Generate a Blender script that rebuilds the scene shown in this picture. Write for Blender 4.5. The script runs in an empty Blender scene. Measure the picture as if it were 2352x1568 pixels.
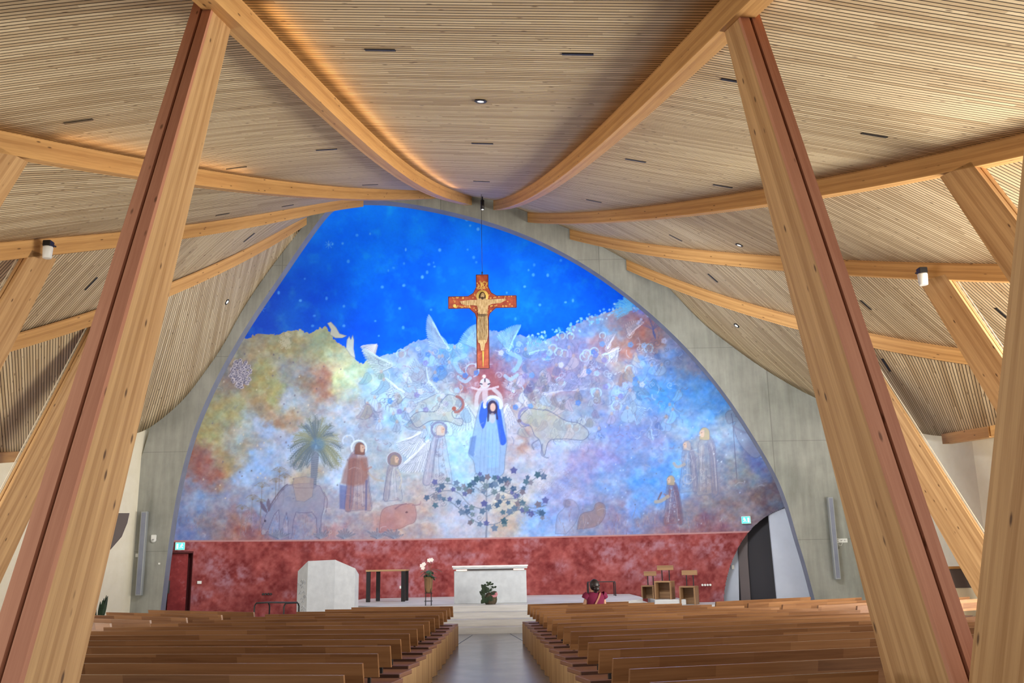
import bpy, bmesh, math, random
import numpy as np
from mathutils import Vector, Matrix
from mathutils.bvhtree import BVHTree
from math import sin, cos, pi, atan, radians, sqrt, atan2

random.seed(7)
SC = bpy.context.scene
COL = SC.collection

# ------------------------------------------------------------------ camera
FPX, CAMZ, ROLL = 2150.0, 1.6, 0.018
PITCH = atan((1300 - 784) / FPX)
cam_d = bpy.data.cameras.new('camera')
cam_d.sensor_width = 36.0
cam_d.lens = FPX / 2352 * 36.0
cam_d.clip_end = 200
cam = bpy.data.objects.new('camera', cam_d)
COL.objects.link(cam)
cam.matrix_world = (Matrix.Translation((0, 0, CAMZ)) @ Matrix.Rotation(pi / 2 + PITCH, 4, 'X')
                    @ Matrix.Rotation(-ROLL, 4, 'Z'))
SC.camera = cam

# ------------------------------------------------------------------ light and exposure
SC.view_settings.view_transform = 'Standard'
SC.view_settings.look = 'None'
SC.view_settings.gamma = 1.0
SC.view_settings.use_curve_mapping = False
SC.view_settings.exposure = 0.0
world = bpy.data.worlds.new('daylight')
SC.world = world
world.use_nodes = True
wn = world.node_tree.nodes; wl = world.node_tree.links
bg = wn['Background']
wtc = wn.new('ShaderNodeTexCoord'); wsep = wn.new('ShaderNodeSeparateXYZ')
wl.new(wtc.outputs['Generated'], wsep.inputs[0])
wr = wn.new('ShaderNodeValToRGB')           # sky brighter towards the sunny side (right)
wmap = wn.new('ShaderNodeMapRange')
wl.new(wsep.outputs['X'], wmap.inputs[0]); wmap.inputs[1].default_value = -1; wmap.inputs[2].default_value = 1
wl.new(wmap.outputs[0], wr.inputs[0])
wr.color_ramp.elements[0].color = (0.78, 0.74, 0.68, 1)
wr.color_ramp.elements[1].color = (1.0, 0.98, 0.94, 1)
wl.new(wr.outputs[0], bg.inputs[0])
bg.inputs[1].default_value = 1.05

def area(name, loc, target, sx, sy, power, color=(1, 1, 1), spread=180):
    l = bpy.data.lights.new(name, 'AREA'); l.shape = 'RECTANGLE'
    l.size = sx; l.size_y = sy; l.energy = power; l.color = color; l.spread = radians(spread)
    o = bpy.data.objects.new(name, l); COL.objects.link(o)
    o.location = loc
    o.rotation_euler = (Vector(target) - Vector(loc)).to_track_quat('-Z', 'Y').to_euler()
    return o
# daylight from assumed side windows: added area lights in mid-air, no glazing built
area('assumed_daylight_right', (15.5, 14, 2.2), (4.5, 19.5, 8.2), 12, 4, 4500, (1.0, 0.96, 0.88))
area('assumed_daylight_left', (-16, 14, 2.2), (-3, 19, 7.0), 12, 4, 1100, (1.0, 0.95, 0.88))
# lamps of the apse: assumed coves behind the arch, the projector at the crown; plus two added fills in mid-air, without fixtures, to brighten the mural
area('assumed_apse_cove', (-1.0, 31.0, 12.4), (-1.0, 34.0, 8.0), 6.5, .25, 110, (0.84, 0.92, 1.0))
area('apse_projector', (-.95, 28.55, 12.6), (-1.0, 34.0, 4.0), .5, .5, 110, (0.90, 0.94, 1.0), 120)
area('apse_fill_left', (-3.8, 20.5, 8.4), (-6.4, 33.0, 4.4), 3, .6, 240, (0.92, 0.95, 1.0), 110)
area('apse_fill_right', (2.0, 20.5, 8.0), (6.0, 33.0, 4.4), 3, .6, 330, (0.88, 0.94, 1.0), 110)
area('assumed_apse_cove_left', (-6.2, 30.95, 9.2), (2.5, 33.8, 2.0), 3.0, .25, 75, (0.88, 0.93, 1.0))
area('assumed_apse_cove_right', (3.9, 30.95, 9.4), (-3.0, 33.8, 2.0), 3.0, .25, 75, (0.88, 0.93, 1.0))
area('assumed_apse_cove_side', (6.6, 30.95, 6.2), (5.0, 33.4, 2.0), 2.0, .25, 34, (0.86, 0.93, 1.0))

# ------------------------------------------------------------------ photo tracing helpers
def ray(px, py):
    u = (px - 1176) / FPX; v = (784 - py) / FPX
    a = u * cos(ROLL) + v * sin(ROLL); b = -u * sin(ROLL) + v * cos(ROLL)
    return Vector((a, cos(PITCH) - b * sin(PITCH), sin(PITCH) + b * cos(PITCH)))
C0 = Vector((0, 0, CAMZ))
def atY(px, py, Y):
    d = ray(px, py); return C0 + d * (Y / d.y)
def atZ(px, py, Z):
    d = ray(px, py); return C0 + d * ((Z - CAMZ) / d.z)
def projn(X, Y, Z):                       # numpy arrays of world points to photo pixels
    z = Z - CAMZ
    c = Y * cos(PITCH) + z * sin(PITCH); b = (-Y * sin(PITCH) + z * cos(PITCH)) / c; a = X / c
    return 1176 + FPX * (a * cos(ROLL) - b * sin(ROLL)), 784 - FPX * (a * sin(ROLL) + b * cos(ROLL))

# ------------------------------------------------------------------ materials
def lin(c):
    return tuple((x / 255 / 12.92 if x / 255 <= .04045 else ((x / 255 + .055) / 1.055) ** 2.4) for x in c)
class NT:
    def __init__(s, name, rough=.6, metal=0.0, spec=.5):
        s.m = bpy.data.materials.new(name); s.m.use_nodes = True
        s.t = s.m.node_tree; s.b = s.t.nodes['Principled BSDF']
        s.b.inputs['Roughness'].default_value = rough; s.b.inputs['Metallic'].default_value = metal
        s.b.inputs['Specular IOR Level'].default_value = spec
    def n(s, kind, **kw):
        x = s.t.nodes.new('ShaderNode' + kind)
        for k, v in kw.items(): setattr(x, k, v)
        return x
    def link(s, a, b): s.t.links.new(a, b)
    def val(s, inp, v):
        if isinstance(v, (int, float)): inp.default_value = v
        else: s.link(v, inp)
    def math(s, op, a, b=0.0, c=None):
        x = s.n('Math', operation=op); s.val(x.inputs[0], a); s.val(x.inputs[1], b)
        if c is not None: s.val(x.inputs[2], c)
        return x.outputs[0]
    def uv(s): return s.n('TexCoord').outputs['UV']
    def obj(s): return s.n('TexCoord').outputs['Object']
    def sep(s, v):
        x = s.n('SeparateXYZ'); s.link(v, x.inputs[0]); return x.outputs
    def comb(s, a, b, c=0.0):
        x = s.n('CombineXYZ'); s.val(x.inputs[0], a); s.val(x.inputs[1], b); s.val(x.inputs[2], c); return x.outputs[0]
    def noise(s, v, scale, detail=4, rough=.55, dist=0.0):
        x = s.n('TexNoise'); s.link(v, x.inputs['Vector']); x.inputs['Scale'].default_value = scale
        x.inputs['Detail'].default_value = detail; x.inputs['Roughness'].default_value = rough
        x.inputs['Distortion'].default_value = dist; return x.outputs['Fac']
    def white(s, v):
        x = s.n('TexWhiteNoise', noise_dimensions='3D'); s.link(v, x.inputs[0]); return x.outputs[0]
    def ramp(s, fac, stops):
        x = s.n('ValToRGB'); s.link(fac, x.inputs[0]); e = x.color_ramp.elements
        while len(e) < len(stops): e.new(.5)
        for k, (p, c) in enumerate(stops):
            e[k].position = p; e[k].color = (*c, 1) if len(c) == 3 else c
        return x.outputs[0]
    def mix(s, fac, a, b, mode='MIX'):
        x = s.n('Mix', data_type='RGBA', blend_type=mode)
        s.val(x.inputs[0], fac)
        for i, v in ((6, a), (7, b)):
            if isinstance(v, tuple): x.inputs[i].default_value = (*v[:3], 1)
            else: s.link(v, x.inputs[i])
        return x.outputs[2]
    def base(s, c):
        if isinstance(c, tuple): s.b.inputs['Base Color'].default_value = (*c, 1)
        else: s.link(c, s.b.inputs['Base Color'])
    def bump(s, h, strength=.3, dist=.01):
        x = s.n('Bump'); x.inputs['Strength'].default_value = strength; x.inputs['Distance'].default_value = dist
        s.link(h, x.inputs['Height']); s.link(x.outputs[0], s.b.inputs['Normal'])
def plain(name, c, rough=.6, metal=0.0, emit=0.0, spec=.5):
    t = NT(name, rough, metal, spec); t.base(lin(c))
    if emit:
        t.b.inputs['Emission Color'].default_value = (*lin(c), 1); t.b.inputs['Emission Strength'].default_value = emit
    return t.m
def wood(name, ca, cb, lam=.045, knots=1.0, rough=.55, board=0.0, spec=.35):
    t = NT(name, rough, spec=spec)
    uv = t.uv(); U, V, _ = t.sep(uv)
    fine = t.noise(t.comb(t.math('MULTIPLY', U, 1.3), t.math('MULTIPLY', V, 34)), 1.0, 5, .6, .6)
    broad = t.noise(t.comb(t.math('MULTIPLY', U, .45), t.math('MULTIPLY', V, 5)), 1.0, 3, .5, .3)
    row = t.math('FLOOR', t.math('DIVIDE', V, lam))
    if board:
        rnd = t.white(t.comb(row, 3.3))
        piece = t.math('FLOOR', t.math('ADD', t.math('DIVIDE', U, board), t.math('MULTIPLY', rnd, 7.0)))
        tone = t.white(t.comb(row, piece, 1.7))
    else:
        tone = t.white(t.comb(row, 5.5, 2.2))
    f = t.math('ADD', t.math('MULTIPLY', fine, .55), t.math('ADD', t.math('MULTIPLY', broad, .35), t.math('MULTIPLY', tone, .35)))
    c = t.ramp(f, [(.38, lin(ca)), (.85, lin(cb))])
    if knots:
        vo = t.n('TexVoronoi'); vo.inputs['Scale'].default_value = 1.0
        t.link(t.comb(t.math('MULTIPLY', U, 2.6), t.math('MULTIPLY', V, 9.0)), vo.inputs['Vector'])
        sel = t.math('GREATER_THAN', t.white(vo.outputs['Position']), .45)
        k = t.n('MapRange'); t.link(vo.outputs['Distance'], k.inputs[0])
        k.inputs[1].default_value = .07; k.inputs[2].default_value = .15; k.inputs[3].default_value = 1; k.inputs[4].default_value = 0
        kf = t.math('MULTIPLY', t.math('MULTIPLY', k.outputs[0], sel), .85 * knots)
        c = t.mix(kf, c, lin((70, 40, 20)))
    t.base(c)
    return t.m

M = {}
M['column'] = wood('glulam_spruce', (170, 128, 82), (210, 170, 120), .045)
M['column_red'] = wood('stained_spruce_board', (172, 112, 86), (202, 144, 114), .12, .8)
M['groove'] = wood('dark_groove_lining', (92, 48, 24), (112, 62, 34), .1, 0)
M['beam'] = wood('glulam_beam', (178, 130, 76), (216, 168, 106), .06, .9)
M['pew'] = wood('oak_bench_board', (114, 74, 44), (162, 116, 76), .11, 0.15, .3, .9, .5)
M['pew_end'] = wood('oak_end_grain_panel', (164, 128, 88), (196, 160, 116), .05, .1, .5)
M['pew_shade'] = wood('shaded_oak_rear_board', (70, 44, 34), (98, 64, 50), .11, 0, .5, .9)  # oak darkened to paint in the shade on the pews' rear faces
M['pew_seat'] = wood('oak_seat_board', (126, 88, 72), (158, 116, 96), .11, 0, .38, .9)
M['chair_wood'] = wood('dark_oak_chair', (124, 90, 62), (168, 130, 92), .06, .1, .5)

def slat_mat():
    t = NT('larch_slats', .6, spec=.25)
    U, V, _ = t.sep(t.uv())
    q = t.math('DIVIDE', V, .085)
    row = t.math('FLOOR', q); fr = t.math('FRACT', q)
    rnd = t.white(t.comb(row, 1.1))
    piece = t.math('FLOOR', t.math('ADD', t.math('DIVIDE', U, 2.6), t.math('MULTIPLY', rnd, 9.0)))
    tone = t.white(t.comb(row, piece, 4.4))
    fine = t.noise(t.comb(t.math('MULTIPLY', U, 1.5), t.math('MULTIPLY', V, 40)), 1.0, 4, .6, .4)
    f = t.math('ADD', t.math('MULTIPLY', fine, .5), t.math('MULTIPLY', tone, .55))
    c = t.ramp(f, [(.2, lin((186, 160, 122))), (.8, lin((226, 205, 166)))])
    vo = t.n('TexVoronoi'); vo.inputs['Scale'].default_value = 1.0
    t.link(t.comb(t.math('MULTIPLY', U, 3.2), t.math('MULTIPLY', V, 8.0)), vo.inputs['Vector'])
    sel = t.math('GREATER_THAN', t.white(vo.outputs['Position']), .45)
    k = t.n('MapRange'); t.link(vo.outputs['Distance'], k.inputs[0])
    k.inputs[1].default_value = .08; k.inputs[2].default_value = .17; k.inputs[3].default_value = 1; k.inputs[4].default_value = 0
    c = t.mix(t.math('MULTIPLY', t.math('MULTIPLY', k.outputs[0], sel), .7), c, lin((88, 56, 32)))
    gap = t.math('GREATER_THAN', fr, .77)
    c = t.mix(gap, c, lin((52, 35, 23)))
    t.base(c)
    return t.m
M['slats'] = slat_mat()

def concrete_mat():
    t = NT('fair_faced_concrete', .8, spec=.25)
    o = t.obj(); X, Y, Z = t.sep(o)
    a = t.noise(o, .8, 6, .6, .2)
    b = t.noise(t.comb(t.math('MULTIPLY', X, 5.0), t.math('MULTIPLY', Y, 5.0), t.math('MULTIPLY', Z, .6)), 1.0, 5, .6)
    f = t.math('ADD', t.math('MULTIPLY', a, .55), t.math('MULTIPLY', b, .45))
    c = t.ramp(f, [(.3, lin((128, 129, 121))), (.7, lin((176, 176, 166)))])
    px = t.math('FRACT', t.math('DIVIDE', t.math('ADD', X, 40.2), 5.4))
    jx = t.math('LESS_THAN', px, .006)
    pz = t.math('FRACT', t.math('DIVIDE', t.math('ADD', Z, .9), 3.15))
    jz = t.math('LESS_THAN', pz, .006)
    c = t.mix(t.math('MULTIPLY', t.math('MAXIMUM', jx, jz), .45), c, lin((96, 96, 92)))
    vo = t.n('TexVoronoi'); vo.inputs['Scale'].default_value = .75; t.link(o, vo.inputs['Vector'])
    c = t.mix(t.math('MULTIPLY', t.math('LESS_THAN', vo.outputs['Distance'], .05), .5), c, lin((70, 68, 60)))
    t.base(c); t.bump(b, .15)
    return t.m
M['concrete'] = concrete_mat()
def soft_mat(name, ca, cb, scale, rough, spec=.3, detail=5):
    t = NT(name, rough, spec=spec)
    t.base(t.ramp(t.noise(t.obj(), scale, detail, .6), [(.3, lin(ca)), (.7, lin(cb))]))
    return t.m
M['plaster'] = soft_mat('cream_plaster', (236, 227, 202), (243, 235, 212), 3, .85)
M['white_wall'] = soft_mat('white_plaster', (188, 194, 206), (196, 202, 214), 2, .85)
M['soffit'] = soft_mat('smooth_grey_concrete', (124, 128, 142), (138, 142, 156), 2, .8)
def floor_mat():
    t = NT('polished_concrete_floor', .22, spec=.5)
    o = t.obj()
    f = t.math('ADD', t.math('MULTIPLY', t.noise(o, .7, 6, .6), .6), t.math('MULTIPLY', t.noise(o, 14, 4, .6), .4))
    t.base(t.ramp(f, [(.3, lin((108, 111, 120))), (.7, lin((134, 136, 143)))]))
    r = t.n('MapRange'); t.link(t.noise(o, 2.0, 4), r.inputs[0]); r.inputs[3].default_value = .18; r.inputs[4].default_value = .27
    t.link(r.outputs[0], t.b.inputs['Roughness'])
    return t.m
M['floor'] = floor_mat()
def stone_mat():
    t = NT('pale_travertine', .45, spec=.4)
    X, Y, Z = t.sep(t.obj())
    f = t.noise(t.comb(t.math('MULTIPLY', X, 1.0), t.math('MULTIPLY', Y, 1.0), t.math('MULTIPLY', Z, 14)), 1.0, 6, .65)
    t.base(t.ramp(f, [(.3, lin((184, 183, 182))), (.65, lin((208, 207, 207)))]))
    return t.m
M['stone'] = stone_mat()
M['altar'] = soft_mat('white_altar_stone', (188, 193, 199), (204, 209, 214), 5, .5)
M['black'] = plain('black_steel', (26, 23, 24), .45)
M['white'] = plain('white_plastic', (228, 228, 222), .4)
M['grey_metal'] = plain('grey_anodised_metal', (150, 154, 154), .4)
M['curtain'] = plain('dark_leaf', (44, 42, 48), .7)
M['frame_dark'] = plain('bronze_brown_frame', (98, 88, 88), .6)
M['cloth'] = plain('white_linen', (236, 236, 238), .8)
M['glow'] = plain('warm_lamp', (255, 214, 190), .5, 0, 2.5)
M['exit'] = plain('exit_green_light', (70, 205, 180), .5, 0, 1.1)
M['exit_white'] = plain('exit_white_light', (225, 255, 245), .5, 0, 1.0)
M['lens'] = plain('bright_lens', (255, 250, 240), .4, 0, 1.6)
M['led'] = plain('white_edge_trim', (232, 226, 208), .5)
M['leaf'] = soft_mat('green_leaf', (38, 58, 34), (62, 92, 52), 9, .4)
M['leaf_dark'] = soft_mat('dark_green_leaf', (26, 38, 26), (44, 62, 40), 9, .4)
M['pot'] = wood('wicker_pot', (104, 78, 52), (140, 108, 74), .03, 0)
M['petal'] = plain('white_petal', (244, 236, 232), .6)
M['petal_pink'] = plain('pink_petal', (196, 128, 138), .6)
M['moss'] = soft_mat('mossy_ball', (52, 54, 40), (104, 88, 72), 12, .9)
M['skin'] = plain('skin', (206, 158, 130), .5)
M['hair'] = plain('dark_hair', (38, 28, 30), .45)
M['burgundy'] = plain('burgundy_cotton', (118, 18, 62), .85)
M['trousers'] = plain('dark_trousers', (40, 40, 52), .85)
M['tan'] = plain('tan_leather', (162, 104, 74), .55)
M['gold'] = soft_mat('gold_leaf', (222, 176, 80), (246, 214, 120), 9, .45)
M['steel'] = plain('steel_wire', (60, 64, 80), .4, .6)

# ------------------------------------------------------------------ mesh builder
class MB:
    def __init__(s): s.v = []; s.f = []; s.uv = []; s.sm = []
    def _quv(s, pts, grain, off):
        g = Vector(grain)
        n = Vector((0, 0, 0))
        for i in range(len(pts)):
            a, b = pts[i], pts[(i + 1) % len(pts)]
            n += a.cross(b)
        if n.length < 1e-12: n = Vector((0, 0, 1))
        n.normalize()
        t = g - n * g.dot(n)
        if t.length < .25 * g.length:
            t = (pts[1] - pts[0])
            t = t - n * t.dot(n)
        if t.length < 1e-9: t = n.orthogonal()
        t.normalize(); b = n.cross(t)
        return [(p.dot(t) + off[0], p.dot(b) + off[1]) for p in pts]
    def face(s, pts, grain=(1, 0, 0), off=(0, 0), smooth=False, uvs=None):
        pts = [Vector(p) for p in pts]
        i0 = len(s.v); s.v += pts; s.f.append(list(range(i0, i0 + len(pts))))
        s.uv.append(uvs if uvs else s._quv(pts, grain, off)); s.sm.append(smooth)
    def hexa(s, b4, t4, grain=(1, 0, 0), off=None):
        off = off or (random.random() * 9, random.random() * 9)
        b4 = [Vector(p) for p in b4]; t4 = [Vector(p) for p in t4]
        cen = sum(b4 + t4, Vector()) / 8
        for q in [b4[::-1], t4] + [[b4[i], b4[(i + 1) % 4], t4[(i + 1) % 4], t4[i]] for i in range(4)]:
            n = (q[1] - q[0]).cross(q[2] - q[0]); c = sum(q, Vector()) / 4
            if n.dot(c - cen) < 0: q = q[::-1]
            s.face(q, grain, off)
    def box(s, lo, hi, grain=(1, 0, 0), off=None):
        (x0, y0, z0), (x1, y1, z1) = lo, hi
        s.hexa([(x0, y0, z0), (x1, y0, z0), (x1, y1, z0), (x0, y1, z0)], [(x0, y0, z1), (x1, y0, z1), (x1, y1, z1), (x0, y1, z1)], grain, off)
    def obox(s, c, ax, ay, az, grain=None, off=None):          # half-extent axes
        c, ax, ay, az = map(Vector, (c, ax, ay, az))
        b = [c - az + sx * ax + sy * ay for sx, sy in ((-1, -1), (1, -1), (1, 1), (-1, 1))]
        s.hexa(b, [p + az * 2 for p in b], grain or ax, off)
    def bevbox(s, lo, hi, r=.01, grain=(1, 0, 0)):
        (x0, y0, z0), (x1, y1, z1) = lo, hi
        p = [(x0 + r, y0), (x1 - r, y0), (x1, y0 + r), (x1, y1 - r), (x1 - r, y1), (x0 + r, y1), (x0, y1 - r), (x0, y0 + r)]
        q = [(x0 + 2 * r, y0 + r), (x1 - 2 * r, y0 + r), (x1 - r, y0 + 2 * r), (x1 - r, y1 - 2 * r), (x1 - 2 * r, y1 - r), (x0 + 2 * r, y1 - r), (x0 + r, y1 - 2 * r), (x0 + r, y0 + 2 * r)]
        off = (random.random() * 9, random.random() * 9)
        rings = [[(a, b, z0) for a, b in q], [(a, b, z0 + r) for a, b in p], [(a, b, z1 - r) for a, b in p], [(a, b, z1) for a, b in q]]
        s.face(rings[0][::-1], grain, off); s.face(rings[3], grain, off)
        for k in range(3):
            for i in range(8):
                j = (i + 1) % 8
                s.face([rings[k][i], rings[k][j], rings[k + 1][j], rings[k + 1][i]], grain, off)
    def tube(s, pts, r, n=8, caps=True):
        pts = [Vector(p) for p in pts]; rs = r if isinstance(r, (list, tuple)) else [r] * len(pts)
        rings = []; up = None
        for i, p in enumerate(pts):
            d = (pts[min(i + 1, len(pts) - 1)] - pts[max(i - 1, 0)])
            if d.length < 1e-9: d = Vector((0, 0, 1))
            d.normalize()
            if up is None: up = d.orthogonal().normalized()
            up = (up - d * up.dot(d))
            if up.length < 1e-6: up = d.orthogonal()
            up.normalize(); w = d.cross(up)
            rings.append([p + rs[i] * (cos(2 * pi * k / n) * up + sin(2 * pi * k / n) * w) for k in range(n)])
        L = 0
        for i in range(len(rings) - 1):
            L2 = L + (pts[i + 1] - pts[i]).length
            for k in range(n):
                j = (k + 1) % n
                s.face([rings[i][k], rings[i][j], rings[i + 1][j], rings[i + 1][k]], smooth=True,
                       uvs=[(L, k / n * .2), (L, (k + 1) / n * .2), (L2, (k + 1) / n * .2), (L2, k / n * .2)])
            L = L2
        if caps:
            s.face(rings[0][::-1]); s.face(rings[-1])
    def lathe(s, prof, n=20, c=(0, 0, 0), sx=1.0, sy=1.0):
        c = Vector(c); rings = [[c + Vector((r * sx * cos(2 * pi * k / n), r * sy * sin(2 * pi * k / n), z)) for k in range(n)] for r, z in prof]
        for i in range(len(prof) - 1):
            for k in range(n):
                j = (k + 1) % n
                s.face([rings[i][k], rings[i][j], rings[i + 1][j], rings[i + 1][k]], (0, 0, 1), smooth=True)
        if prof[0][0] > 1e-4: s.face(rings[0][::-1])
        if prof[-1][0] > 1e-4: s.face(rings[-1])
    def ball(s, c, rx, ry, rz, n=14, m=9, axes=None):
        A = axes or (Vector((1, 0, 0)), Vector((0, 1, 0)), Vector((0, 0, 1)))
        c = Vector(c)
        P = lambda i, k: c + rx * sin(pi * i / m) * cos(2 * pi * k / n) * A[0] + ry * sin(pi * i / m) * sin(2 * pi * k / n) * A[1] - rz * cos(pi * i / m) * A[2]
        for i in range(m):
            for k in range(n):
                q = [P(i, k), P(i, k + 1), P(i + 1, k + 1), P(i + 1, k)]
                if i == 0: q = [q[0], q[2], q[3]]
                elif i == m - 1: q = [q[0], q[1], q[2]]
                s.face(q, smooth=True)
    def prism(s, poly, d, grain=(1, 0, 0)):                    # planar polygon pushed along d
        poly = [Vector(p) for p in poly]; d = Vector(d)
        n = Vector((0, 0, 0))
        for i in range(len(poly)): n += poly[i].cross(poly[(i + 1) % len(poly)])
        if n.dot(d) > 0: poly = poly[::-1]
        s.face(poly, grain); s.face([p + d for p in poly][::-1], grain)
        for i in range(len(poly)):
            j = (i + 1) % len(poly)
            s.face([poly[j], poly[i], poly[i] + d, poly[j] + d], grain)
    def leaf(s, base, tip, width, normal, sag=.1, n=5):
        base, tip = Vector(base), Vector(tip); d = tip - base; nn = Vector(normal).normalized()
        w = d.cross(nn).normalized()
        row = []
        for i in range(n + 1):
            t = i / n; ww = width * sin(pi * min(1, t * .92 + .04)) ** .8 * (1 - .25 * t)
            c = base + d * t - nn * sag * d.length * (t * t)
            row.append((c - w * ww, c + nn * .08 * width, c + w * ww))
        for i in range(n):
            a, b = row[i], row[i + 1]
            s.face([a[0], a[1], b[1], b[0]], d, smooth=True); s.face([a[1], a[2], b[2], b[1]], d, smooth=True)
    def build(s, name, mat, parent=None, base=None, weld=True):
        me = bpy.data.meshes.new(name)
        b = Vector(base) if base is not None else Vector((0, 0, 0))
        me.from_pydata([tuple(p - b) for p in s.v], [], s.f)
        uvl = me.uv_layers.new(name='UVMap')
        flat = [c for f in s.uv for u in f for c in u]
        uvl.data.foreach_set('uv', flat)
        me.polygons.foreach_set('use_smooth', s.sm)
        if weld:
            bm = bmesh.new(); bm.from_mesh(me); bmesh.ops.remove_doubles(bm, verts=bm.verts, dist=1e-5); bm.to_mesh(me); bm.free()
        me.materials.append(mat)
        o = bpy.data.objects.new(name, me); COL.objects.link(o)
        if parent is not None: o.parent = parent
        else: o.location = b
        return o

def tag(o, label=None, cat=None, group=None, kind=None):
    if label: o['label'] = label
    if cat: o['category'] = cat
    if group: o['group'] = group
    if kind: o['kind'] = kind
    return o
def thing(name, label, cat, loc, group=None, rz=0.0):
    o = bpy.data.objects.new(name, None); COL.objects.link(o)
    o.empty_display_size = .2
    o.location = loc; o.rotation_euler = (0, 0, rz)
    return tag(o, label, cat, group)
def struct(o, label=None): return tag(o, label, None, None, 'structure')
# ================================================================== SETTING
YA = 30.4                                   # front face of the concrete arch
AXC, AWH, YMID, SAG = -0.7, 10.6, 34.2, 3.4 # concave apse wall
def apse_y(X): return YMID - SAG * ((X - AXC) / AWH) ** 2
def on_apse(px, py):
    d = ray(px, py); Y = 33.0
    for i in range(25): Y = apse_y(d.x / d.y * Y)
    return atY(px, py, Y)

# floor
b = MB(); b.box((-17, -10, -.2), (17, 37, 0), (0, 1, 0)); fl = struct(b.build('floor', M['floor']))
# two slim joint lines fanning out from the foot of the altar steps
b = MB()
for p, q in (((1085, 1458), (1046, 1483)), ((1172, 1455), (1212, 1478))):
    p, q = atZ(*p, 0), atZ(*q, 0); d = (q - p).normalized(); w = Vector((-d.y, d.x, 0)) * .012
    q = p + d * 4.5
    b.face([p - w + Vector((0, 0, .002)), p + w + Vector((0, 0, .002)), q + w + Vector((0, 0, .002)), q - w + Vector((0, 0, .002))])
struct(b.build('trim_1', M['black']))

# ------------------------------------------------------------------ concrete arch wall with its opening
ARCH_PX = [(366, 1420), (370, 1390), (388, 1240), (410, 1110), (440, 1000), (468, 930), (500, 862), (528, 812), (560, 757), (600, 696), (640, 638),
           (690, 564), (740, 495), (765, 470), (800, 461), (840, 460), (900, 462), (985, 475), (1080, 497), (1160, 521), (1240, 553), (1290, 578), (1340, 606),
           (1395, 642), (1450, 683), (1505, 729), (1560, 781), (1605, 829), (1650, 883), (1692, 941), (1730, 1001), (1762, 1054), (1790, 1106), (1812, 1166),
           (1830, 1232), (1850, 1295), (1870, 1370), (1878, 1405)]
arch = [atY(x, y, YA) for x, y in ARCH_PX]
arch[0].z = 0.0; arch[-1].z = 0.0
def smooth_poly(P, it=1):
    for _ in range(it):
        Q = [P[0]]
        for a, c in zip(P, P[1:]): Q += [a * .75 + c * .25, a * .25 + c * .75]
        P = Q + [P[-1]]
    return P
arch = smooth_poly(arch, 2)
# outer outline of the concrete: high enough to disappear above the ceiling
XL, XR = -12.7, 11.0
outer = []
n = len(arch)
LOUT = [atY(x, y, YA) for x, y in ((248, 1420), (258, 1370), (275, 1290), (292, 1190), (312, 1090), (345, 985))]
LOUT[0].z = 0.0
for i, p in enumerate(arch):
    t = i / (n - 1)
    outer.append(p)
def out_pt(t):                               # walk along the outer outline, left foot to right foot
    path = LOUT + [Vector((-11.7, YA, 8.5)), Vector((-10.2, YA, 11.5)), Vector((-8.2, YA, 14.2)), Vector((-5.5, YA, 15.4)), Vector((-2, YA, 15.4)), Vector((1.5, YA, 14.6)),
                   Vector((4.5, YA, 12.8)), Vector((7.5, YA, 10.4)), Vector((10.2, YA, 8.0)), Vector((10.95, YA, 5.5)), Vector((10.95, YA, 2.5)), Vector((10.95, YA, 0))]
    Ls = [0]
    for a, c in zip(path, path[1:]): Ls.append(Ls[-1] + (c - a).length)
    s = t * Ls[-1]
    for k in range(len(path) - 1):
        if s <= Ls[k + 1] or k == len(path) - 2:
            u = (s - Ls[k]) / (Ls[k + 1] - Ls[k]); return path[k].lerp(path[k + 1], min(1, u))
al = [0]
for a, c in zip(arch, arch[1:]): al.append(al[-1] + (c - a).length)
outer = [out_pt(x / al[-1]) for x in al]
TH = Vector((0, .42, 0))
b = MB()
for i in range(n - 1):
    b.face([arch[i], outer[i], outer[i + 1], arch[i + 1]][::-1])
    b.face([arch[i] + TH, outer[i] + TH, outer[i + 1] + TH, arch[i + 1] + TH])
    b.face([outer[i], outer[i] + TH, outer[i + 1] + TH, outer[i + 1]])
wall_arch = struct(b.build('wall_arch', M['concrete']))
b = MB()
ins = [p + Vector((0, 0, 0)) for p in arch]
for i in range(n - 1):
    b.face([arch[i], arch[i + 1], arch[i + 1] + TH * 1.02, arch[i] + TH * 1.02], smooth=True)
struct(b.build('trim_2', M['soffit']))        # smooth reveal of the arch

# ------------------------------------------------------------------ roof ribs and ceiling
def interp(xs, ys, x):
    return float(np.interp(x, xs, ys))
class Rib:
    def __init__(s, trace, A, B, ext):
        """trace: pixels of the rib's middle from arch to outer end; A, B plan points of its vertical plane"""
        A = Vector((A[0], A[1], 0)); d = Vector((B[0], B[1], 0)) - A; d.normalize()
        s.A, s.d = A, d; nrm = Vector((-d.y, d.x, 0))
        S, Z = [], []
        for x, y in trace:
            r = ray(x, y); k = (A - Vector((C0.x, C0.y, 0))).dot(nrm) / Vector((r.x, r.y, 0)).dot(nrm)
            p = C0 + r * k
            S.append((Vector((p.x, p.y, 0)) - A).dot(d)); Z.append(p.z)
        S, Z = np.array(S), np.array(Z)
        c = np.polyfit(S, Z, 4 if len(S) > 6 else 3)
        sl = float(np.polyval(np.polyder(c), S[-1]))
        s.len = float(S[-1]) + ext
        s.fn = lambda q: float(np.polyval(c, q)) if q <= S[-1] else float(np.polyval(c, S[-1]) + sl * (q - S[-1]))
        s.s0 = float(S[0]); s.err = float(np.abs(np.polyval(c, S) - Z).max())
    def pt(s, t, dz=0.0):
        q = s.s0 + (s.len - s.s0) * t
        p = s.A + s.d * q; return Vector((p.x, p.y, s.fn(q) + dz))
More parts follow.
